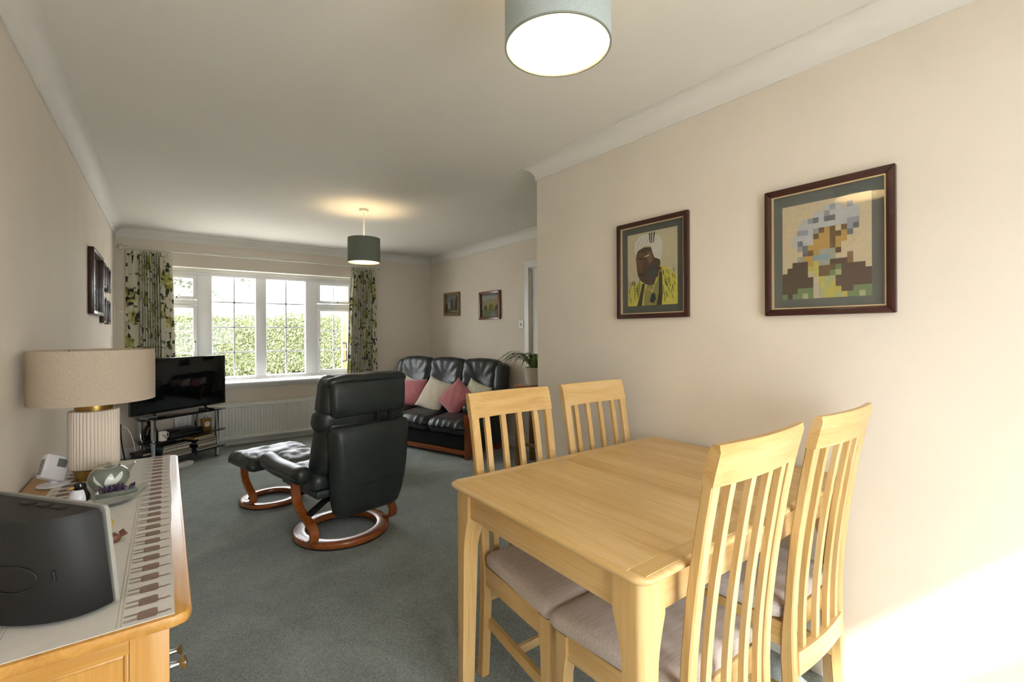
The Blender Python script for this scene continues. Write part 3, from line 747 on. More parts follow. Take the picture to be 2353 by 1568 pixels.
# row of spines facing left with lettering
bs = thing('book', 'black book lettered MANDE on its spine at the left end of the bottom shelf', 'book', (*onst(-.335, 0), .11), TA)
box('cover', (-.038, -.105, .0), (.03, .09, .05), mat('cover_mande', '131316', .4, vary=.1), bs, .002)
txt = bpy.data.curves.new('spine_lettering', 'FONT'); txt.body = 'MANDE'; txt.size = .04; txt.extrude = .0004; txt.align_x = 'CENTER'; txt.align_y = 'CENTER'
to = textmesh('spine_lettering', txt, mat('spine_letter_grey', '7d7f82', .5), bs)
to.location = (-.004, -.1062, .025); to.rotation_euler = (PI / 2, 0, 0); to.scale = (.62, .8, 1)
b2 = book('dark red-brown book lying on top of the black lettered book', -.335, 0, .1606, .048, .09, .024, '3a2a28', .02)
bf = thing('box_file', 'white paper stack on the carpet under the front of the stand', 'papers', (*onst(-.09, -.20), 0), TA + .03)
for k in range(3): box('sheaf', (-.06 + .004 * k, -.02, .001 + k * .012), (.09 + .003 * k, .12, .0125 + k * .012), mat('white_paper', 'c9c8c2', .9, vary=.06, vscale=1, vst=(2, 2, 200)), bf, .001)
# cables in the corner
tag(tube('power_cable', smoothpath([(-.36, 5.9, .42), (-.355, 5.85, .3), (-.33, 5.75, .16), (-.30, 5.72, .03), (-.2, 5.75, .012), (-.05, 5.95, .01), (.05, 6.05, .012)], 8), .006, M_RUB), 'black power cable looping down in the corner left of the television stand', 'cable')
tag(tube('white_cable', smoothpath([(-.345, 5.86, .40), (-.30, 5.80, .38), (-.26, 5.74, .28), (-.24, 5.72, .12), (-.25, 5.7, .008), (-.1, 5.92, .006)], 8), .004, M_UPVC), 'thin white cable beside the black one behind the stand', 'cable')

# ------------------------------------------------------------------ radiator
rd = thing('radiator', 'long white ribbed panel radiator under the window', 'radiator', (.93, 6.235, 0))
M_RAD = mat('radiator_enamel', 'dcdcd6', .3, vary=.015, vscale=5)
RW, RZ0, RZ1 = .86, .082, .485
vs, fs = [], []
nfl = 52; cols = []
def radcol(x, dep):
    k = len(vs)
    for z, f in ((RZ0, 0), (RZ0 + .018, 0), (RZ0 + .035, 1), (RZ1 - .05, 1), (RZ1 - .034, 0), (RZ1, 0)):
        vs.append((x, -.035 + .010 * (1 - f * dep if False else (dep * f)), z))
    cols.append(k)
radcol(-RW, 0)
for i in range(nfl):
    x0 = -RW + .02 + (2 * RW - .04) * i / nfl; p_ = (2 * RW - .04) / nfl
    radcol(x0 + p_ * .10, 0); radcol(x0 + p_ * .28, 1); radcol(x0 + p_ * .72, 1); radcol(x0 + p_ * .90, 0)
radcol(RW, 0)
for a, b in zip(cols, cols[1:]):
    for j in range(5): fs.append((a + j, b + j, b + j + 1, a + j + 1))
mesh('front_panel', vs, fs, M_RAD, rd, False)
boxes('casing', [((-RW, -.026, RZ0), (-RW + .012, .03, RZ1)), ((RW - .012, -.026, RZ0), (RW, .03, RZ1)), ((-RW, .022, RZ0), (RW, .03, RZ1 - .02)), ((-RW, -.0345, RZ0 - .002), (RW, -.02, RZ0 + .006))], M_RAD, rd)
box('top_grille', (-RW, -.036, RZ1 - .004), (RW, .034, RZ1 + .004), M_RAD, rd, .002)
vl = lathe('valve', [(.001, 0), (.016, 0), (.018, .03), (.016, .06), (.001, .06)], M_UPVC, rd, 16, (RW + .04, 0, .1))
tube('pipe', [(RW - .01, 0, .1), (RW + .04, 0, .1), (RW + .04, 0, 0)], .008, M_UPVC, rd)
for s in (-1, 1): box('wall_bracket', (s * .6 - .02, .028, .2), (s * .6 + .02, .0705, .4), M_RAD, rd)

# ------------------------------------------------------------------ curtains and pole
def curtain_mat():
    mt = bpy.data.materials.new('floral_curtain_print'); mt.use_nodes = True; nt = mt.node_tree; p = nt.nodes['Principled BSDF']
    base = lin('cfcbb4')
    uv = coords(nt, (1, 1, 1), 'UV')
    # distort the pattern
    nz = N(nt, 'ShaderNodeTexNoise'); nz.inputs['Scale'].default_value = 9; nt.links.new(uv, nz.inputs['Vector'])
    mxv = N(nt, 'ShaderNodeMix', data_type='VECTOR', blend_type='ADD') if False else N(nt, 'ShaderNodeVectorMath', operation='MULTIPLY_ADD')
    mxv.inputs[1].default_value = (.09, .09, 0); nt.links.new(nz.outputs['Color'], mxv.inputs[0]); nt.links.new(uv, mxv.inputs[2])
    def vor(scale, st, rot, off):
        mp = N(nt, 'ShaderNodeMapping'); mp.inputs['Scale'].default_value = st; mp.inputs['Rotation'].default_value = (0, 0, rot); mp.inputs['Location'].default_value = (off, off * 1.7, 0)
        nt.links.new(mxv.outputs[0], mp.inputs[0])
        v = N(nt, 'ShaderNodeTexVoronoi'); v.inputs['Scale'].default_value = scale; v.inputs['Randomness'].default_value = .9; nt.links.new(mp.outputs[0], v.inputs['Vector']); return v
    def mask(v, r0, r1): return ramp(nt, v.outputs['Distance'], [(r0, (1, 1, 1)), (r1, (0, 0, 0))])
    cur = None
    col = N(nt, 'ShaderNodeRGB'); col.outputs[0].default_value = (*base, 1); cur = col.outputs[0]
    def layer(cur, c, fac):
        mx = N(nt, 'ShaderNodeMix', data_type='RGBA'); nt.links.new(fac, mx.inputs[0]); nt.links.new(cur, mx.inputs[6])
        if isinstance(c, tuple): mx.inputs[7].default_value = (*c, 1)
        else: nt.links.new(c, mx.inputs[7])
        return mx.outputs[2]
    v1 = vor(5.0, (1, 1, 1), 0, 0); petals = ramp(nt, noise(nt, mxv.outputs[0], 26, 2), [(.35, lin('8d8a3c')), (.55, lin('b0ad66')), (.7, lin('d6d3ae'))])
    cur = layer(cur, petals, mask(v1, .38, .46))
    v2 = vor(11, (1, 1.7, 1), .7, 3.1); cur = layer(cur, lin('6f7444'), mask(v2, .26, .30))
    v3 = vor(12, (1.9, 1, 1), -.5, 7.7); cur = layer(cur, lin('34392a'), mask(v3, .27, .31))
    v4 = vor(9, (1, 2.0, 1), .4, 12.3); cur = layer(cur, lin('20241c'), mask(v4, .19, .23))
    nt.links.new(cur, p.inputs['Base Color']); p.inputs['Roughness'].default_value = .9; p.inputs['Sheen Weight'].default_value = .2
    nt.links.new(bump(nt, noise(nt, uv, 400, 2), .15, .001), p.inputs['Normal']); return mt
M_CUR = curtain_mat()
def curtain(label, x0t, x1t, x0b, x1b, zt, zb, nf, y, flats):
    vs, fs, uvs = [], [], []
    nu, nv = nf * 10, 24
    L = 1.3
    for j in range(nv + 1):
        tv_ = j / nv; z_ = zt + (zb - zt) * tv_
        xa, xb = x0t + (x0b - x0t) * tv_ ** .7, x1t + (x1b - x1t) * tv_ ** .7
        for i in range(nu + 1):
            u = i / nu
            # flat leading edges, tight pleats in the middle
            uw = flats[0] * 0 + u
            ph = 2 * PI * nf * u
            amp = .05 * (.75 + .25 * math.sin(u * 17 + 1)) * (1 + .15 * tv_)
            px = xa + (xb - xa) * (flat_map(u, flats)) + .006 * math.sin(ph * 2 + .6)
            py = y + amp * math.sin(ph + .4 * math.sin(tv_ * 3 + u * 9)) * (0.45 if u < .1 or u > .92 else 1)
            vs.append((px, py, z_ + (.004 * math.sin(ph) if j == nv else 0)))
            uvs.append((u * L, tv_ * 1.3))
    for j in range(nv):
        for i in range(nu):
            a = j * (nu + 1) + i; fs.append((a, a + 1, a + nu + 2, a + nu + 1))
    me = bpy.data.meshes.new('curtain'); me.from_pydata(vs, [], fs); ul = me.uv_layers.new(name='UVMap')
    for lp in me.loops: ul.data[lp.index].uv = uvs[lp.vertex_index]
    me.polygons.foreach_set('use_smooth', [True] * len(fs)); me.materials.append(M_CUR)
    o = bpy.data.objects.new('cloth', me)
    t = thing('curtain', label, 'curtain', (0, 0, 0), 0, 'floral curtains at the window'); COL.objects.link(o); o.parent = t
    so_ = o.modifiers.new('thick', 'SOLIDIFY'); so_.thickness = .002
    box('heading_tape', (x0t + .01, y - .004, zt - .035), (x1t - .01, y + .004, zt + .012), mat('heading_cream', 'c9c4ac', .9), t)
    nring = 8
    for k in range(nring):
        x = x0t + .02 + (x1t - x0t - .04) * k / (nring - 1)
        lathe('ring', [(.0165, -.003), (.0195, -.003), (.0195, .003), (.0165, .003)], mat('ring_cream', 'cfcabb', .4), t, 18, (x, y + .0, 2.19), (0, PI / 2, 0), closed=True)
    return t
def flat_map(u, fl):
    a, b, wa, wb = fl      # cloth u<a spread over width wa, u>b over wb, the rest tight
    if u < a: return wa * u / a
    if u > b: return 1 - wb * (1 - u) / (1 - b)
    return wa + (1 - wa - wb) * (u - a) / (b - a)
YPOLE = 6.2
curtain('floral cream and olive curtain left of the window, behind the table lamp', -.335, .045, -.345, .08, 2.165, .62, 11, YPOLE, (.11, .89, .30, .26))
curtain('floral cream and olive curtain right of the window, behind the far pendant', 1.97, 2.29, 1.90, 2.31, 2.165, .62, 11, YPOLE, (.08, .92, .12, .14))
cp = thing('curtain_pole', 'cream wooden curtain pole with ball finials above the window', 'curtain pole', (0, YPOLE, 2.19))
M_POLE = mat('cream_pole_paint', 'd3d0c2', .35, vary=.03)
tube('pole', [(-.335, 0, 0), (2.31, 0, 0)], .0135, M_POLE, cp, 16)
for x, s in ((-.338, -1), (2.313, 1)):
    lathe('finial', [(.001, -.004), (.016, -.004), (.016, .004), (.011, .010), (.024, .022), (.030, .036), (.026, .052), (.012, .062), (.001, .064)], M_POLE, cp, 20, (x, 0, 0), (0, s * PI / 2, 0))
for x in (-.30, .99, 2.27):
    br = tube('bracket', [(x, .1055, -.012), (x, .03, -.02), (x, 0, -.016)], .007, M_POLE, cp)
    lathe('bracket_plate', [(.001, 0), (.02, 0), (.02, .006), (.001, .006)], M_POLE, br, 16, (x, .105, -.012), (PI / 2, 0, 0))

# ------------------------------------------------------------------ pendants
def pendant(label, x, y, zb, ht, r, watt, shade_col):
    t = thing('pendant_lamp', label, 'pendant lamp', (x, y, 0), 0, 'drum pendants on the ceiling')
    wm = mat('white_lamp_fitting', 'e0dcd4', .4, vary=.02)
    lathe('ceiling_rose', [(.001, H - .03), (.030, H - .03), (.040, H - .022), (.042, H - .0005), (.001, H - .0005)], wm, t, 24)
    zt = zb + ht
    tube('flex', [(0, 0, H - .03), (0, 0, zt - .02)], .0045, wm, t)
    lathe('lamp_holder', [(.001, zt - .075), (.017, zt - .075), (.02, zt - .06), (.014, zt - .02), (.001, zt - .02)], wm, t, 16)
    sh_ = lathe('shade', [(r, zb), (r + .001, zb), (r + .001, zt), (r, zt)], shade_mat(shade_col), t, 48, closed=True)
    lathe('shade_lining', [(r - .0025, zb + .001), (r - .0005, zb + .001), (r - .0005, zt - .001), (r - .0025, zt - .001)], mat('white_shade_lining', 'f4efe2', .7, vary=.02), sh_, 48, closed=True)
    lathe('lower_rim', [(r - .003, zb - .001), (r + .002, zb - .001), (r + .002, zb + .003), (r - .003, zb + .003)], mat('rim_grey', '8f948c', .6), sh_, 48, closed=True)
    for k in range(3):
        a = k * 2 * PI / 3 + .4; tube('spider_arm', [(.018 * math.cos(a), .018 * math.sin(a), zt - .03), (r * math.cos(a), r * math.sin(a), zt - .004)], .0018, wm, sh_, 6)
    bz = zt - .155
    lathe('bulb', [(.001, bz - .03), (.018, bz - .026), (.029, bz - .005), (.03, bz + .012), (.022, bz + .04), (.014, bz + .06), (.012, bz + .082), (.001, bz + .082)], mat('lit_bulb_glass', 'fff2d8', .4, emit='ffe3b4', estr=watt), t, 20)
    # sheer lining diffuser ring seen from below
    lathe('diffuser', [(.001, zb + .012), (r - .004, zb + .012), (r - .004, zb + .014), (.001, zb + .014)], diff_mat(), sh_, 48)
    return t
def shade_mat(c):
    nm = 'shade_linen_' + c
    if nm in MATS: return MATS[nm]
    mt = bpy.data.materials.new(nm); mt.use_nodes = True; nt = mt.node_tree; p = nt.nodes['Principled BSDF']
    f = noise(nt, coords(nt, (420, 420, 420)), 1, 3); cc = lin(c)
    cl = ramp(nt, f, [(.3, tuple(x * .82 for x in cc)), (.7, tuple(min(1, x * 1.15) for x in cc))])
    nt.links.new(cl, p.inputs['Base Color']); p.inputs['Roughness'].default_value = .9
    tr = N(nt, 'ShaderNodeBsdfTranslucent'); nt.links.new(cl, tr.inputs[0]); mx = N(nt, 'ShaderNodeMixShader'); mx.inputs[0].default_value = .35
    out = [n for n in nt.nodes if n.type == 'OUTPUT_MATERIAL'][0]
    nt.links.new(p.outputs[0], mx.inputs[1]); nt.links.new(tr.outputs[0], mx.inputs[2]); nt.links.new(mx.outputs[0], out.inputs[0]); MATS[nm] = mt; return mt
def diff_mat():
    nm = 'opal_diffuser'
    if nm in MATS: return MATS[nm]
    mt = bpy.data.materials.new(nm); mt.use_nodes = True; nt = mt.node_tree; p = nt.nodes['Principled BSDF']
    p.inputs['Base Color'].default_value = (.95, .93, .88, 1); p.inputs['Roughness'].default_value = .6
    tr = N(nt, 'ShaderNodeBsdfTranslucent'); tr.inputs[0].default_value = (.95, .93, .88, 1); mx = N(nt, 'ShaderNodeMixShader'); mx.inputs[0].default_value = .7
    out = [n for n in nt.nodes if n.type == 'OUTPUT_MATERIAL'][0]
    nt.links.new(p.outputs[0], mx.inputs[1]); nt.links.new(tr.outputs[0], mx.inputs[2]); nt.links.new(mx.outputs[0], out.inputs[0]); MATS[nm] = mt; return mt
pendant('small grey-green drum pendant hanging over the sitting area before the window', 1.413, 4.098, 1.925, .215, .1375, 34, '868e80')
pendant('pale blue-grey drum pendant over the dining table, cut by the top of the picture', .829, .907, 2.048, .215, .1375, 34, 'cdd8d9')

# ------------------------------------------------------------------ sideboard
SX0, SX1, SY0, SY1, SZ = -.412, .040, 1.12, 2.62, .75
sb = thing('sideboard', 'honey oak sideboard along the left wall with panelled end and chrome knobs', 'sideboard', (-.19, 1.87, 0))
def sbb(name, a, b, m, parent=None, bev=.002):
    return box(name, (a[0] + .19, a[1] - 1.87, a[2]), (b[0] + .19, b[1] - 1.87, b[2]), m, parent or sb, bev)
pts = [(SX0 + .19, SY0 - 1.87), (SX1 + .19 - .03, SY0 - 1.87), (SX1 + .19 - .008, SY0 - 1.87 + .008), (SX1 + .19, SY0 - 1.87 + .03), (SX1 + .19, SY1 - 1.87 - .03), (SX1 + .19 - .008, SY1 - 1.87 - .008), (SX1 + .19 - .03, SY1 - 1.87), (SX0 + .19, SY1 - 1.87)]
prism('top', pts, SZ - .024, SZ, soak(1), sb, bev=.006)
BX1 = .003
BY0, BY1 = SY0 + .028, SY1 - .028
sbb('carcass', (SX0 + .01, BY0 + .02, .10), (BX1 - .02, BY1 - .02, SZ - .024), soak(1))
for y in (BY0, BY1 - .02):     # panelled ends
    s = -1 if y == BY0 else 1
    for x0, x1 in ((SX0 + .01, SX0 + .075), (BX1 - .062, BX1)): sbb('end_stile', (x0, y, .04), (x1, y + .02, SZ - .0245), soak(2))
    for z0, z1 in ((.10, .19), (SZ - .062, SZ - .0245)): sbb('end_rail', (SX0 + .075, y, z0), (BX1 - .062, y + .02, z1), soak(0))
    yp = y + (.010 if s < 0 else .002)
    pn = sbb('end_panel', (SX0 + .073, yp, .188), (BX1 - .060, yp + .008, SZ - .060), soak(2), None, 0)
    m0 = []
    for a, b in (((SX0 + .075, y + .003, .19), (SX0 + .083, y + .014, SZ - .062)), ((BX1 - .070, y + .003, .19), (BX1 - .062, y + .014, SZ - .062)), ((SX0 + .083, y + .003, .19), (BX1 - .070, y + .014, .198)), ((SX0 + .083, y + .003, SZ - .070), (BX1 - .070, y + .014, SZ - .062))):
        m0.append((tuple(c + d for c, d in zip(a, (.19, -1.87, 0))), tuple(c + d for c, d in zip(b, (.19, -1.87, 0)))))
    boxes('panel_moulding', m0, soak(2), sb, bev=.003)
M_KNOB = mat('chrome_knob', 'b9bbbd', .15, 1)
def knob(par, y, z):
    lathe('knob', [(.001, 0), (.008, 0), (.006, .01), (.006, .016), (.014, .024), (.015, .028), (.001, .031)], M_KNOB, par, 18, (BX1 + .001 - par.location.x - sb.location.x, y - 1.87 - par.location.y, z - par.location.z), (0, PI / 2, 0))
nb = 3; bw = (BY1 - BY0 - .04) / nb
for k in range(nb):
    y0 = BY0 + .02 + k * bw + .004; y1 = y0 + bw - .008
    for z0, z1 in ((.625, .716), (.52, .617)):
        d = sbb('drawer', (BX1 - .022, y0, z0), (BX1, y1, z1), soak(1)); knob(d, y0 + .08, (z0 + z1) / 2 + .01); knob(d, y1 - .08, (z0 + z1) / 2 + .01)
    d = sbb('cabinet_door', (BX1 - .022, y0, .12), (BX1, y1, .512), soak(2)); knob(d, y1 - .04, .42)
sbb('plinth', (SX0 + .03, BY0 + .04, 0), (BX1 - .05, BY1 - .04, .10), soak(1))

# runner with woven animal borders -----------------------------------------
M_RUN = mat('white_runner_linen', 'd6d2cc', .95, vary=.03, vscale=20, bmp=.3, bscale=600, bdist=.0006)
M_ANI = mat('brown_woven_thread', '8a736b', .95, vary=.12, vscale=60)
M_LINE = mat('sage_woven_thread', 'b9b9a8', .95, vary=.05)
RX0, RX1, RY0, RY1, RZ = -.328, .010, 1.128, 2.612, SZ + .0006
rn = thing('table_runner', 'white linen runner with brown woven animal borders lying on the sideboard', 'table runner', (-.159, 1.87, RZ))
vs, fs = [], []
ny = 60
for j in range(ny + 1):
    y = RY0 + (RY1 - RY0) * j / ny - 1.87
    for i in range(5):
        u = i / 4; x = RX0 + (RX1 - RX0) * u + .159
        vs.append((x + .0015 * math.sin(y * 9 + 1) * (1 if i in (0, 4) else 0) + .0006 * math.sin(y * 31) * (i == 4), y, .0012))
for j in range(ny):
    for i in range(4):
        a = j * 5 + i; fs.append((a, a + 1, a + 6, a + 5))
cl = mesh('cloth', vs, fs, M_RUN, rn)
cl.modifiers.new('thick', 'SOLIDIFY').thickness = .0012
hw2 = (RX1 - RX0) / 2
for s in (1, -1):
    for o in (.081, .087): box('woven_line', (s * (hw2 - o) - .0009, RY0 - 1.865, .0012), (s * (hw2 - o) + .0009, RY1 - 1.875, .0018), M_LINE, rn)
# animal: body, four legs toward the centre of the runner, neck and head toward its edge
av, af = [], []
def apoly(p):
    k = len(av); av.extend([(x, y, 0) for x, y in p]); af.append(tuple(range(k, k + len(p))))
apoly([(-.042, -.018), (-.014, -.019), (-.011, -.011), (-.012, .014), (-.018, .017), (-.041, .015), (-.044, 0)])
for y in (-.013, -.008, .007, .011): apoly([(-.064, y - .0010), (-.040, y - .0016), (-.040, y + .0016), (-.064, y + .0010)])
apoly([(-.014, -.015), (-.006, -.012), (.000, -.014), (.006, -.010), (.009, -.013), (.010, -.009), (.005, -.005), (-.001, -.008), (-.007, -.006), (-.014, -.008)])
ame = bpy.data.meshes.new('woven_animal'); ame.from_pydata(av, [], af); ame.materials.append(M_ANI)
for s in (1, -1):
    for k in range(26):
        o = bpy.data.objects.new('woven_animal', ame); link(o, rn)
        o.location = (s * (hw2 - .014), RY0 + .03 + k * .0570 - 1.87, .0017); o.rotation_euler = (0, 0, 0) if s > 0 else (0, 0, PI)
ZT = SZ + .0021
# table lamp ------------------------------------------------------------------
lp = thing('table_lamp', 'cream ribbed ceramic table lamp with wide drum shade on the sideboard', 'lamp', (-.2225, 2.383, ZT))
M_BRS = mat('brushed_brass', 'a5874c', .3, 1, vary=.1, vscale=1, vst=(4, 4, 120))
lathe('base', [(.001, 0), (.057, 0), (.058, .003), (.058, .037), (.055, .041), (.001, .041)], M_BRS, lp, 40)
rings = []
for z_, k_ in ((.041, .86), (.044, .97), (.05, 1), (.252, 1), (.258, .97), (.26, .86)):
    n_ = 42 * 6
    rings.append([((.0755 * k_ - .0045 * abs(math.sin(PI * 42 * q / n_)) ** .0 * (1 - abs(math.sin(PI * 42 * q / n_)) ** .6)) * math.cos(2 * PI * q / n_), (.0755 * k_ - .0045 * (1 - abs(math.sin(PI * 42 * q / n_)) ** .6)) * math.sin(2 * PI * q / n_), z_) for q in range(n_)])
loft('body', rings, mat('cream_ribbed_ceramic', 'dccfbe', .35, vary=.02), lp, True, True, auto=50)
lathe('collar', [(.001, .258), (.056, .258), (.057, .262), (.057, .278), (.054, .282), (.001, .282)], M_BRS, lp, 40)
lathe('neck', [(.001, .28), (.0135, .28), (.0135, .36), (.001, .36)], M_BRS, lp, 20)
ls = lathe('shade', [(.1845, .293), (.186, .293), (.186, .488), (.1845, .488)], shade_mat('dccdb8'), lp, 64, closed=True)
for k in range(3):
    a = k * 2 * PI / 3; tube('shade_arm', [(.012 * math.cos(a), .012 * math.sin(a), .35), (.18 * math.cos(a), .18 * math.sin(a), .484)], .002, M_BRS, ls, 6)
lathe('lamp_bulb', [(.001, .46), (.02, .45), (.03, .43), (.025, .40), (.013, .37), (.013, .355), (.001, .355)], mat('frosted_bulb', 'e8e4da', .4), lp, 20)
# thermometer -----------------------------------------------------------------
M_WPL = mat('white_plastic', 'd9d7db', .4, vary=.02)
tm = thing('room_thermometer', 'white tilted digital room thermometer on a round foot at the back of the sideboard', 'thermometer', (-.33, 2.345, ZT))
lathe('foot', [(.001, 0), (.046, 0), (.047, .002), (.045, .005), (.014, .009), (.010, .02), (.001, .02)], M_WPL, tm, 36)
hd = box('case', (-.041, -.012, -.044), (.041, .014, .044), M_WPL, tm, .006, 3, (0, 0, .062), (math.radians(-14), math.radians(27), math.radians(44)))
box('display', (-.002, -.0132, .004), (.032, -.0118, .034), mat('lcd_grey', '6f716a', .25, vary=.05), hd, .001)
for k in range(8): box('vent_slot', (-.0418, -.006, -.03 + k * .007), (-.0405, .008, -.027 + k * .007), M_RUB, hd)
# glass bowl and ornaments -----------------------------------------------------
M_GLS = glass('clear_bowl_glass', (.94, .96, .94), 1.6)
tag(lathe('glass_bowl', [(.001, 0), (.026, 0), (.03, .004), (.044, .035), (.057, .062), (.055, .063), (.041, .036), (.027, .007), (.001, .006)], M_GLS, None, 36, (-.152, 2.27, ZT)), 'small flared clear glass bowl between the lamp and the glass apple', 'bowl')
ap = thing('glass_apple', 'smoky grey-green glass apple ornament with white petals in it', 'ornament', (-.163, 2.15, ZT))
M_SMK = mat('smoky_green_glass', '737c70', .08, spec=.7, vary=.2, vscale=6, coat=.6)
lathe('body', [(.001, .012), (.012, .004), (.028, .001), (.045, .012), (.056, .035), (.057, .052), (.05, .07), (.036, .081), (.02, .083), (.008, .077), (.001, .072)], M_SMK, ap, 40)
tube('stalk', smoothpath([(0, 0, .072), (.002, 0, .088), (-.004, -.004, .1)], 5), [.004] * 5 + [.0045] * 6, M_GLS, ap)
M_PET = mat('white_glass_petal', 'd9dbd4', .15, vary=.05)
def on_apple(az, z):
    r = lerp_tab([(.004, .012), (.012, .045), (.035, .056), (.052, .057), (.07, .05), (.083, .02)], z) + .0008
    return Vector((r * math.cos(az), r * math.sin(az), z))
for a0, a1, w_ in ((-1.75, -2.35, .16), (-1.62, -1.35, .2), (-1.58, -.75, .15)):
    rr = []
    for i in range(8):
        t = i / 7; az = a0 + (a1 - a0) * t; z_ = .018 + .05 * t; ww = w_ * math.sin(PI * (t * .9 + .05))
        rr.append([on_apple(az - ww, z_ + .004), on_apple(az, z_), on_apple(az + ww, z_ - .004)])
    vs = [v for r in rr for v in r]; fs = []
    for i in range(7):
        for j in range(2): fs.append((i * 3 + j, i * 3 + j + 1, i * 3 + j + 4, i * 3 + j + 3))
    mesh('petal', vs, fs, M_PET, ap, True)
ge = thing('amethyst_geode', 'dark purple amethyst geode slice in front of the glass apple', 'geode', (-.138, 2.066, ZT), .1)
prism('rind', [(-.055, -.008), (-.03, -.016), (.03, -.014), (.058, -.004), (.05, .012), (0, .02), (-.045, .014)], 0, .016, mat('geode_rind', '77756f', .6, vary=.2), ge, bev=.004)
M_AME = mat('amethyst_crystal', '3b2a44', .15, vary=.5, vscale=40, spec=.8)
for k in range(34):
    a = random.uniform(0, 2 * PI); q = math.sqrt(random.random()); x, y = .046 * q * math.cos(a), .012 * q * math.sin(a)
    h_ = random.uniform(.014, .028)
    lathe('crystal', [(.0055, 0), (.0055, h_ * .6), (.0005, h_)], M_AME, ge, 6, (x, y, .014), (random.uniform(-.4, .4), random.uniform(-.4, .4), a), False)
di = thing('glass_dish', 'pointed leaf-shaped glass dish with turquoise rim beside the penguin', 'dish', (-.128, 1.965, ZT), math.radians(38))
rings = []
for kz, kk in ((0, .45), (.004, .6), (.016, .85), (.026, 1.0), (.0275, .97), (.018, .80), (.008, .55), (.005, .3)):
    ring_ = []
    for q in range(40):
        a = 2 * PI * q / 40; rr_ = .075 * (1 + .30 * max(0, math.cos(a)) ** 6 + .30 * max(0, -math.cos(a)) ** 6)
        ring_.append((rr_ * math.cos(a) * kk, rr_ * .62 * math.sin(a) * kk, kz + .010 * abs(math.cos(a)) ** 4 * (kk > .7)))
    rings.append(ring_)
loft('bowl', rings, glass('turquoise_glass', (.90, .965, .95), 2.2), di, True, True, auto=60)
prism('inner_tint', [(.042 * math.cos(2 * PI * q / 24), .026 * math.sin(2 * PI * q / 24)) for q in range(24)], .0085, .011, mat('lilac_enamel', 'b5a5a6', .25, vary=.1), di)
pg = thing('penguin_ornament', 'small black and white glass penguin behind the radio', 'ornament', (-.222, 1.985, ZT), math.radians(-55))
lathe('body', [(.001, 0), (.02, .001), (.026, .014), (.026, .034), (.021, .052), (.016, .06), (.001, .062)], mat('white_glass_body', 'dfe0e6', .15), pg, 28)
rings = []
for z_, r_ in ((.006, .0262), (.014, .0275), (.034, .0275), (.050, .0235), (.060, .019), (.070, .012), (.074, .004)):
    rings.append([(r_ * math.cos(t), r_ * math.sin(t) + .0, z_) for t in [PI * .05 + PI * 1.1 * q / 14 for q in range(15)]] + [(r_ * .6 * math.cos(t), r_ * .6 * math.sin(t), z_) for t in [PI * .05 + PI * 1.1 * q / 14 for q in range(14, -1, -1)]])
loft('black_back', rings, mat('black_glass', '0d0d10', .12, spec=.7), pg, True, True, auto=50)
lathe('head', [(.001, .054), (.014, .057), (.0175, .068), (.014, .079), (.001, .083)], mat('black_glass', '0d0d10', .12), pg, 20, (0, .002, 0))
tube('beak', [(0, -.014, .069), (0, -.03, .067)], [.004, .001], mat('beak_amber', 'c8913a', .3), pg, 8)
tag(lathe('glass_ball', [(.001, 0), (.012, .003), (.02, .014), (.021, .024), (.015, .037), (.001, .042)], M_GLS, None, 24, (-.185, 2.045, ZT)), 'little clear glass ball between the penguin and the geode', 'ornament')
dk = thing('wooden_bird', 'little brown wooden bird with yellow upright head beside the radio', 'ornament', (-.124, 1.60, ZT), .3)
soft('body', (.026, .017, .012), .011, mat('brown_wood_bird', '6b4630', .4, vary=.3, vscale=25), dk, (0, 0, .0125), n=8)
for k in range(4): tube('tail_feather', [(.016, -.008 + .004 * k, .014), (.036, -.016 + .011 * k, .022)], [.005, .003], mat('brown_wood_bird', '6b4630', .4), dk, 8)
lathe('neck', [(.001, .018), (.008, .018), (.007, .03), (.011, .045), (.012, .056), (.007, .066), (.001, .068)], mat('yellow_resin', 'c9a43a', .2, vary=.1), dk, 20, (.0, .006, 0))
# radio -------------------------------------------------------------------------
e1 = Vector((-.61, .79)); e2 = Vector((-.79, -.61))     # along the front, toward the rear
ra = thing('radio', 'black tabletop radio seen from behind with pale front trim, cut by the left edge', 'radio', (-.19, 1.362, ZT), math.atan2(e1.y, e1.x))
# local x along the front, local y = left of x ; rear is +y
M_RAD2 = mat('matt_black_plastic', '171717', .55, vary=.06, vscale=8, bmp=.08, bscale=500)
hl, dp, hh = .168, .115, .205
def dsec(z, sc=1.0, sh=0):
    out = [(-hl * sc, 0 + sh, z), (hl * sc, 0 + sh, z)]
    for q in range(1, 16):
        a = PI * q / 16; out.append((hl * sc * math.cos(a) ** 1 if True else 0, dp * sc * math.sin(a) ** .85 + sh, z))
    return out
lean = .02
loft('body', [dsec(.006, .97, .0), dsec(.012, 1, .0), dsec(.10, 1, lean * .5), dsec(hh - .01, .995, lean), dsec(hh, .965, lean + .002)], M_RAD2, ra, True, True, auto=50)
loft('front_trim', [[(x, y + sh, z) for x, z in roundrect(2 * hl + .008, hh + .002, .012, 4) for sh in (0,)] for y, sh in ((-.012, 0), (0, 0))] and
     [[(x, y + lean * (z + hh / 2) / hh, z + hh / 2 + .004) for x, z in roundrect(2 * hl + .008, hh, .010, 4)] for y in (-.010, -.003)], mat('pale_grey_trim', '9b9a93', .35, vary=.03), ra, True, True, auto=40)
loft('speaker_grille', [[(x, y + lean * (z + hh / 2) / hh, z + hh / 2 + .004) for x, z in roundrect(2 * hl - .01, hh - .018, .008, 4)] for y in (-.0125, -.009)], mat('charcoal_grille', '2c2c2e', .9, bmp=.5, bscale=700), ra, True, True)
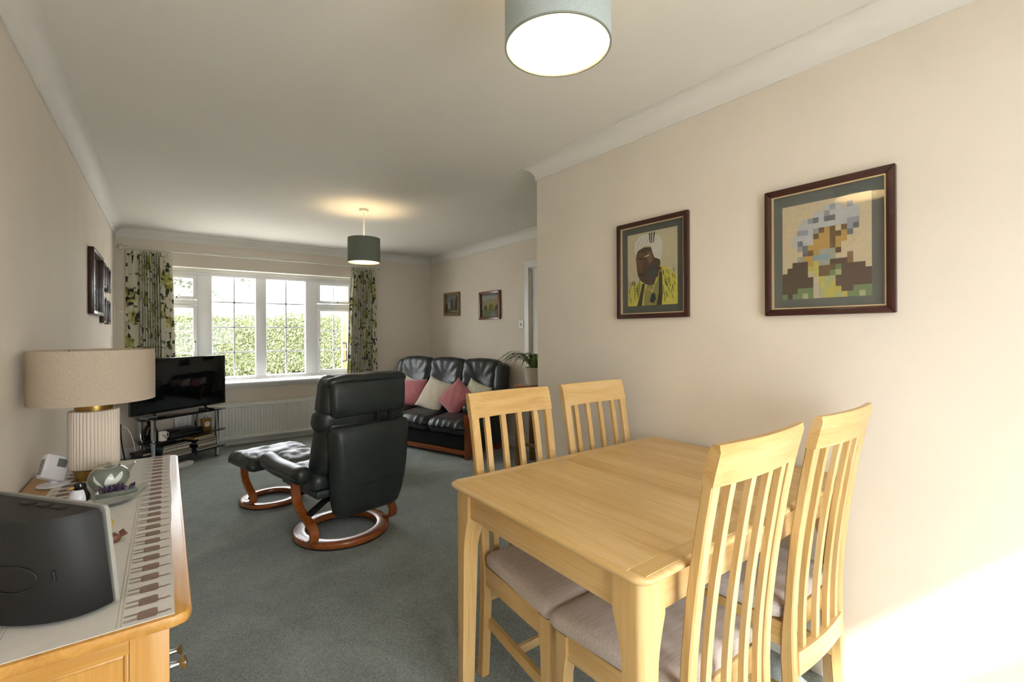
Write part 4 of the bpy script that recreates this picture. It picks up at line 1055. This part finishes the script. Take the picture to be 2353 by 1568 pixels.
def rear_pt(a, z, off=.0008):
    x = hl * math.cos(a); y = dp * math.sin(a) ** .85 + lean * z / hh
    nx, ny = math.cos(a) / hl, math.sin(a) / dp; l_ = math.hypot(nx, ny)
    return Vector((x + off * nx / l_, y + off * ny / l_, z))
ac = math.radians(118)
pth = [rear_pt(ac + .30 * math.cos(t) * (1 if True else 1), .098 + .026 * math.sin(t)) for t in [2 * PI * q / 32 for q in range(32)]]
tube('battery_cover_rim', pth + [pth[0]], .0016, mat('satin_black', '191919', .4), ra, 6)
tube('cord_slot', [rear_pt(ac + .48, .088), rear_pt(ac + .48, .108)], .003, M_RUB, ra, 6)
for k in range(3): box('top_button_row', (-.10 + k * .045, .035, hh - .001), (-.066 + k * .045, .048, hh + .002), mat('button_black', '161616', .5), ra, .001)
for x in (-.1, .1): lathe('foot', [(.001, 0), (.012, 0), (.012, .008), (.001, .008)], M_RUB, ra, 12, (x, .04, 0))

# ------------------------------------------------------------------ pictures
PG = glass('picture_glass', (1, 1, 1), 1.3)
def picture(label, loc, rz, w_, h_, fw, fcol, mcol, marg, fd=.024, tilt=0, gold=True, group=None, glassy=True):
    t = thing('framed_picture', label, 'picture', loc, rz, group); t.rotation_euler = (0, tilt, rz)
    fm = mat('frame_' + fcol, fcol, .3, vary=.15, vscale=14, coat=.2)
    for nm, pr in (('frame_top', [(-w_ / 2, h_ / 2), (w_ / 2, h_ / 2), (w_ / 2 - fw, h_ / 2 - fw), (-w_ / 2 + fw, h_ / 2 - fw)]), ('frame_bottom', [(-w_ / 2 + fw, -h_ / 2 + fw), (w_ / 2 - fw, -h_ / 2 + fw), (w_ / 2, -h_ / 2), (-w_ / 2, -h_ / 2)]),
                   ('frame_side', [(-w_ / 2, -h_ / 2), (-w_ / 2, h_ / 2), (-w_ / 2 + fw, h_ / 2 - fw), (-w_ / 2 + fw, -h_ / 2 + fw)]), ('frame_side', [(w_ / 2, h_ / 2), (w_ / 2, -h_ / 2), (w_ / 2 - fw, -h_ / 2 + fw), (w_ / 2 - fw, h_ / 2 - fw)])):
        prism(nm, pr, -fd, -.001, fm, t, axis=1, bev=min(.004, fw * .2))
    if gold:
        a = fw; b = fw + .005
        gm = mat('gilt_slip', 'd8c39a', .3, .5)
        boxes('gilt_slip', [((-w_ / 2 + a - .001, -.0165, -h_ / 2 + a), (-w_ / 2 + b, -.007, h_ / 2 - a)), ((w_ / 2 - b, -.0165, -h_ / 2 + a), (w_ / 2 - a + .001, -.007, h_ / 2 - a)), ((-w_ / 2 + b, -.0165, -h_ / 2 + a - .001), (w_ / 2 - b, -.007, -h_ / 2 + b)), ((-w_ / 2 + b, -.0165, h_ / 2 - b), (w_ / 2 - b, -.007, h_ / 2 - a + .001))], gm, t)
    box('backing', (-w_ / 2 + fw * .5, -.004, -h_ / 2 + fw * .5), (w_ / 2 - fw * .5, -.0015, h_ / 2 - fw * .5), mat('mount_' + mcol, mcol, .9, vary=.04, vscale=20), t)
    if glassy: box('pane', (-w_ / 2 + fw * .8, -.0095, -h_ / 2 + fw * .8), (w_ / 2 - fw * .8, -.008, h_ / 2 - fw * .8), PG, t)
    l, r, b, tp = marg
    return t, (-w_ / 2 + l, w_ / 2 - r, -h_ / 2 + b, h_ / 2 - tp)
def art(t, area, polys, name='print'):
    """flat printed shapes; polys = [(colour, [(u,v)...])] with u,v in 0..1, later ones on top"""
    vs, fs, mi, ms = [], [], [], []
    x0, x1, z0, z1 = area
    for i, (c, pts) in enumerate(polys):
        k = len(vs); y = -.0042 - .00006 * i
        vs += [(x0 + (x1 - x0) * u, y, z0 + (z1 - z0) * v) for u, v in pts]; fs.append(tuple(range(k, k + len(pts))))
        if c not in ms: ms.append(c)
        mi.append(ms.index(c))
    me = bpy.data.meshes.new(name); me.from_pydata(vs, [], fs)
    for c in ms: me.materials.append(mat('ink_' + c, c, .85, vary=.06, vscale=60))
    me.polygons.foreach_set('material_index', mi)
    return link(bpy.data.objects.new(name, me), t)
FULL = [(0, 0), (1, 0), (1, 1), (0, 1)]
# portrait with the yellow cloak (generic figure)
p1, ar = picture('dark-framed needlework portrait of a white-haired figure in a yellow cloak, grey mount', (XR, 1.472, 1.621), -PI / 2, .43, .506, .024, '3a1f18', '4d5048', (.062, .066, .066, .062))
P = [('c2b998', FULL)]
P.append(('c9c44e', [(0, 0), (.02, .22), (.10, .29), (.28, .34), (.40, .28), (.62, .42), (.72, .52), (.80, .50), (.92, .42), (1, .36), (1, 0)]))
P.append(('8f8746', [(.34, 0), (.36, .20), (.42, .30), (.60, .30), (.66, .44), (.66, .10), (.70, 0)]))
P.append(('3a2a1c', [(.20, 0), (.25, .12), (.31, .30), (.37, .30), (.33, .14), (.30, 0)])); P.append(('2d2a20', [(.60, 0), (.64, .14), (.66, .46), (.71, .42), (.72, .16), (.70, 0)]))
P.append(('4b3423', [(.18, .66), (.20, .52), (.22, .42), (.27, .35), (.36, .30), (.46, .27), (.56, .28), (.64, .40), (.68, .56), (.64, .68), (.55, .78), (.36, .80), (.22, .76)]))
P.append(('6b4a2b', [(.20, .64), (.22, .50), (.30, .44), (.34, .60), (.36, .72), (.24, .74)])); P.append(('7a5a36', [(.40, .66), (.46, .56), (.54, .60), (.50, .72), (.42, .74)])); P.append(('3b3f3c', [(.40, .46), (.50, .36), (.60, .40), (.62, .54), (.52, .58)]))
P.append(('2a1c14', [(.24, .64), (.34, .63), (.34, .655), (.24, .665)])); P.append(('2a1c14', [(.24, .425), (.36, .42), (.36, .435), (.25, .445)])); P.append(('c9c6b8', [(.36, .66), (.46, .675), (.46, .69), (.37, .68)]))
P.append(('d4d2c6', [(.15, .76), (.16, .88), (.26, .96), (.42, .97), (.52, .95), (.66, .92), (.72, .84), (.72, .72), (.68, .60), (.62, .62), (.56, .64), (.52, .72), (.48, .82), (.34, .82), (.22, .76), (.18, .72)]))
for u0, v0, u1, v1 in ((.20, .82, .30, .93), (.28, .83, .40, .94), (.38, .84, .48, .94), (.56, .70, .68, .72), (.56, .78, .70, .80), (.55, .86, .68, .89), (.60, .64, .68, .66)):
    P.append(('9b9b90', [(u0, v0), (u0 + .015, v0), (u1 + .012, v1), (u1, v1)]))
for u in (.47, .50, .535): P.append(('191a18', [(u, .84), (u + .018, .84), (u + .024 + (u - .5) * .5, 1.0 - .02), (u + (u - .5) * .5, .98)]))
random.seed(3)
for k in range(70):
    u = random.choice([random.uniform(.02, .26), random.uniform(.70, .96)]); v = random.uniform(.02, .30 if u < .3 else .42)
    sl_ = -.35 if u > .5 else .25
    P.append(('55512c', [(u, v), (u + .010, v), (u + .010 + sl_ * .06, v + .06), (u + sl_ * .06, v + .06)]))
P.append(('b8a65c', [(.40, .25), (.42, .25), (.53, .17), (.63, .36), (.61, .37), (.53, .20)])); P.append(('2f3a38', [(.48, .05), (.52, .15), (.58, .16), (.60, .08), (.55, .03)])); P.append(('7a2f24', [(.66, .46), (.71, .46), (.71, .50), (.66, .50)]))
art(p1, ar, P)
# blocky portrait: coarse woven colour squares
p2, ar = picture('large dark-framed blocky mosaic portrait with grey-blue hair, right of the yellow cloak picture', (XR, .695, 1.612), -PI / 2, .426, .504, .026, '3c1d18', '5c605a', (.062, .070, .064, .072))
KEY = {'.': 'c4b595', 'w': 'b2b3b4', 'g': '8f9298', 'k': '6a6d70', 'o': 'b08f4e', 'd': '6b5330', 'b': '50422f', 'r': '564438', 't': '98998a', 'u': '7f98a0', 'y': 'b5ac55', 'l': 'a3a87c', 'n': '6d7f55', 'm': '7d6244', 'p': 'b9ac98'}
MAP = ["................", "........wgw.g...", "......wwgwwwww..", "....wgkwkkwwww..", "...wwwwwwwwwgg..", "...ggwgdod.dgk..", "..wwwwdooddok...", "..wkwwooodoo....", "...gkoooodo.....", "....kdotttd.....", "...toouuut..m...", "..bbboyttbrrm...", ".bbbbyydddnrrrr.", "bbbbbpyddnlrrrrr", "bbbbbbpyllrrrrrr", "bbbbbbpylyrrrrbr", "bbbnnnplyyyrrnnn", "nbnnlnplyylynnln"]
nr, ncl = len(MAP), len(MAP[0])
P = [('c4b595', FULL)]
for r_ in range(nr):
    for c_ in range(ncl):
        ch = MAP[r_][c_]
        if ch != '.': P.append((KEY[ch], [(c_ / ncl, 1 - (r_ + 1) / nr), ((c_ + 1) / ncl, 1 - (r_ + 1) / nr), ((c_ + 1) / ncl, 1 - r_ / nr), (c_ / ncl, 1 - r_ / nr)]))
o = art(p2, ar, P[:1]); 
def flatart(t, area, polys):   # all squares in one layer
    o = art(t, area, polys, 'mosaic')
    for v in o.data.vertices: v.co.y = -.0046
    return o
flatart(p2, ar, P[1:])
# alcove paintings
p3, ar = picture('small street painting with dark trees in a pale gilt frame above the sofa', (XA, 5.635, 1.690), -PI / 2, .42, .325, .032, '8d7448', '4a4038', (.032, .032, .032, .032), .03, .02, False)
art(p3, ar, [('7b838a', FULL), ('5b5048', [(0, 0), (1, 0), (1, .3), (0, .3)]), ('a6a49c', [(.12, .25), (.36, .28), (.36, .62), (.2, .58), (.12, .45)]), ('3b3c38', [(.34, .2), (.6, .25), (.58, .72), (.46, .80), (.36, .7)]), ('23261f', [(.66, .2), (1, .2), (1, .9), (.86, .95), (.72, .75)]), ('3b2b22', [(0, .15), (.14, .15), (.14, .5), (0, .52)]), ('9a9464', [(.4, .10), (.95, .05), (.95, .14), (.45, .18)]), ('4a4c40', [(.3, .2), (.8, .16), (.7, .34), (.4, .36)])])
p4, ar = picture('painting of a yellow castle above a green lawn in a brown frame, nearer the door', (XA, 4.70, 1.628), -PI / 2, .45, .345, .035, '6b4222', '6a5a40', (.035, .035, .035, .035), .03, 0, False)
art(p4, ar, [('8f958f', FULL), ('a8aba4', [(0, .7), (.5, .78), (1, .72), (1, .9), (0, .95)]), ('6b7d52', [(0, 0), (1, 0), (1, .3), (0, .3)]), ('a69858', [(.1, .34), (.9, .34), (.9, .62), (.88, .80), (.72, .82), (.70, .60), (.60, .62), (.58, .70), (.42, .72), (.40, .84), (.36, .72), (.34, .62), (.14, .62)]), ('7c7434', [(.4, .26), (.66, .26), (.68, .52), (.52, .58), (.42, .48)]), ('5b533c', [(.1, .3), (.34, .3), (.3, .5), (.16, .52)]), ('54493a', [(.72, .3), (1, .3), (1, .5), (.85, .52)]), ('8a8c8c', [(.44, 0), (.6, .26), (.66, .26), (.78, .12), (.9, 0)])])
# left wall set
p5, ar = picture('large brown-framed picture seen edge-on on the left wall', (XL, 4.51, 1.665), PI / 2, .62, .455, .026, '3f2620', 'b9bba8', (.09, .09, .09, .09), .034, 0, False, glassy=True)
art(p5, ar, [('8d9a8c', FULL), ('5c6470', [(0, 0), (1, 0), (1, .45), (.5, .55), (0, .4)]), ('a7a86a', [(.3, .5), (.8, .5), (.9, .9), (.4, .95)])])
for (y, z_, w_, h_), lb in zip(((5.01, 1.775, .19, .20), (5.33, 1.765, .22, .21), (4.99, 1.495, .20, .21), (5.32, 1.485, .22, .20)),
        ('small dark oblong frame, upper left of the four small ones on the left wall', 'small dark oblong frame, upper right of the four small ones nearest the curtain', 'small dark oblong frame, lower left of the four under the big picture corner', 'small dark oblong frame, lower right of the four small ones beside the curtain')):
    t, ar = picture(lb, (XL, y, z_), PI / 2, w_, h_, .02, '33221d', 'cfc8b0', (.05, .05, .05, .05), .03, 0, False, 'small frames on the left wall')
    art(t, ar, [('d3c59a', FULL), ('9c8f66', [(.2, .2), (.8, .2), (.6, .7), (.4, .7)])])
# light switch
sw = thing('light_switch', 'white light switch beside the alcove door frame', 'light switch', (XA, 4.085, 1.385), -PI / 2)
box('plate', (-.043, -.010, -.043), (.043, -.0005, .043), M_UPVC, sw, .004)
box('rocker', (-.012, -.015, -.018), (.012, -.008, .018), mat('switch_grey', 'a9a9a6', .4), sw, .002)

# ------------------------------------------------------------------ plant on stand
ps = thing('plant_stand', 'brown wooden plant stand behind the end of the dining room wall', 'plant stand', (2.90, 3.52, 0), .3)
box('top', (-.15, -.15, .76), (.15, .15, .785), teak(0), ps, .004)
for sx in (-1, 1):
    for sy in (-1, 1): box('leg', (sx * .12 - .022, sy * .12 - .022, 0), (sx * .12 + .022, sy * .12 + .022, .76), wood('stand_wood', '5a3a16', '7a5426', '8d6632', 2), ps, .003)
for sx in (-1, 1): box('stretcher', (sx * .12 - .01, -.1, .2), (sx * .12 + .01, .1, .23), wood('stand_wood', '5a3a16', '7a5426', '8d6632', 2), ps, .002)
pl = thing('potted_spider_plant', 'arching green spider plant in a cream pot behind the wall end', 'plant', (2.90, 3.52, .7852))
lathe('pot', [(.001, 0), (.075, 0), (.08, .005), (.10, .15), (.106, .155), (.106, .17), (.098, .17), (.09, .14), (.001, .14)], mat('cream_glazed_pot', 'cdc4b0', .3, vary=.03), pl, 32)
lathe('soil', [(.001, .141), (.089, .141), (.09, .147), (.001, .152)], mat('potting_soil', '2b2119', .95, vary=.3, vscale=60), pl, 24)
M_LEAF = [mat('leaf_green_%d' % i, c, .4, vary=.2, vscale=12) for i, c in enumerate(('5d7a3c', '4c6a34', '7d9350'))]
random.seed(11)
for k in range(60):
    a = random.uniform(0, 2 * PI); ln = random.uniform(.30, .48); up = random.uniform(1.15, 1.52); wd_ = random.uniform(.008, .014)
    n_ = 9; x = z_ = 0; pts_ = []; ang = up; px, pz = .03, .145
    for i in range(n_ + 1):
        pts_.append((px, pz)); ang = up - (up + random.uniform(.8, 1.1)) * ((i + 1) / n_) ** 1.3
        px += math.cos(ang) * ln / n_; pz += math.sin(ang) * ln / n_
    vs, fs = [], []
    for i, (r_, z1) in enumerate(pts_):
        ww = wd_ * (1 - (i / n_) ** 2.2) + .0006
        for s in (-1, 0, 1):
            vs.append((r_ * math.cos(a) - s * ww * math.sin(a), r_ * math.sin(a) + s * ww * math.cos(a), z1 - .003 * (s == 0)))
    for i in range(n_):
        for j in range(2): fs.append((i * 3 + j, i * 3 + j + 1, i * 3 + j + 4, i * 3 + j + 3))
    lim = max(v[0] for v in vs)
    if max(v[0] for v in vs) > .255: continue
    mesh('leaf', vs, fs, random.choice(M_LEAF), pl, True)

# ------------------------------------------------------------------ outside
g1 = box('ground', (-14, YO, -.12), (22, 30, -.02), mat('pale_gravel_drive', 'cfcac0', .95, vary=.12, vscale=3, bmp=.4, bscale=60)); struct(g1)
g2 = box('patio', (-8, -14, -.14), (10, YB - T, -.04), mat('pale_paving', '9b9790', .9, vary=.1, vscale=2)); struct(g2)
random.seed(5)
hg = thing('hedge', 'long clipped green hedge across the drive outside the window', 'hedge', (3, 16.5, -.02))
mh = mat('hedge_inner_green', '4c5a34', .95, vary=.4, vscale=6)
def hcore(v): return (v.x + .05 * math.sin(v.z * 9 + v.x * 3), v.y + .08 * math.sin(v.x * 2.3) * math.cos(v.z * 4), v.z + .05 * math.sin(v.x * 1.7) + .03 * math.sin(v.x * 5.1))
soft('core', (11, .6, .90), .2, mh, hg, (0, .80, .93), (0, 0, 0), hcore, 40)
def leafcloud(name, pts, sz, mats_, parent):
    for mi, mm in enumerate(mats_):
        vs, fs = [], []
        for p in pts[mi::len(mats_)]:
            a = Vector((random.gauss(0, 1), random.gauss(0, 1), random.gauss(0, 1))).normalized(); b = a.orthogonal().normalized(); c = a.cross(b)
            s1 = sz * random.uniform(.6, 1.4); s2 = s1 * .45; k = len(vs); p = Vector(p)
            vs += [p + b * s1, p + c * s2, p - b * s1, p - c * s2]; fs.append((k, k + 1, k + 2, k + 3))
        o = mesh(name, vs, fs, mm, parent); o['kind'] = 'stuff'
hl_ = [mat('hedge_leaf_%d' % i, c, .8, vary=.25, vscale=9) for i, c in enumerate(('676a4c', '7a7b5b', '50543a'))]
pts_ = []
for k in range(40000):
    x = random.uniform(-6, 6)
    if random.random() < .82: pts_.append((x, .02 + .08 * math.sin(x * 2.3) + random.uniform(-.16, .08), random.uniform(.02, 1.86) + .05 * math.sin(x * 1.7)))
    else: pts_.append((x, random.uniform(0, .6), 1.84 + .05 * math.sin(x * 1.7) + .04 * math.sin(x * 5.1) + random.uniform(-.04, .09)))
leafcloud('foliage', pts_, .036, hl_, hg)
tr = thing('garden_tree', 'tree with drooping dark leaf sprays beyond the left casement', 'tree', (.15, 11.5, -.02))
tube('trunk', smoothpath([(-.9, .2, 0), (-.85, .2, 1.2), (-.7, .15, 2.4), (-.5, .1, 3.6)], 5), [.13 - .004 * i for i in range(16)], mat('bark', '4d4438', .9, vary=.3, vscale=10), tr, 10)
pts_ = []
for bx_, bz_, ln in ((-.7, 2.3, 1.3), (-.6, 2.75, 1.9), (-.7, 2.0, .9), (-.5, 3.2, 2.2)):
    e = (bx_ + ln, .0 + random.uniform(-.3, .3), bz_ - .25 * ln + .2)
    P_ = smoothpath([(bx_, .15, bz_), (bx_ + ln * .5, .05, bz_ + .12), e], 6); tube('branch', P_, [.03 - .002 * i for i in range(len(P_))], mat('bark', '4d4438', .9), tr, 6)
    for p in P_[2:]:
        for k in range(40): pts_.append((p.x + random.gauss(0, .10), p.y + random.gauss(0, .12), p.z + random.gauss(-.03, .07)))
leafcloud('foliage', pts_, .045, [mat('tree_leaf_dark', '3b4638', .7, vary=.3), mat('tree_leaf_mid', '56624c', .7, vary=.3)], tr)
po = thing('porch', 'brown timber porch post with white glazed side outside the right casement', 'porch', (2.30, 7.55, -.02))
box('post', (-.06, -.05, 0), (.045, .05, 2.5), wood('porch_timber', '7d5030', '9a6a44', 'ad7d55', 2), po, .006)
tube('pull_handle', smoothpath([(-.06, -.05, 1.16), (-.02, -.11, 1.15), (-.02, -.12, 1.05), (-.02, -.12, .97), (-.02, -.11, .89), (-.06, -.05, .87)], 6), .011, M_BLK, po)
box('side_frame', (.06, -.02, 0), (.16, .06, 2.45), M_UPVC, po, .006); box('side_frame', (.42, -.02, 0), (.5, .06, 2.45), M_UPVC, po, .006)
box('side_pane', (.16, .015, .4), (.42, .022, 2.35), M_BG, po); box('side_panel', (.16, 0, 0), (.42, .04, .4), M_UPVC, po)
box('roof', (-.3, -.4, 2.5), (1.3, .7, 2.62), mat('porch_fascia', 'd8d5cc', .6), po, .01)
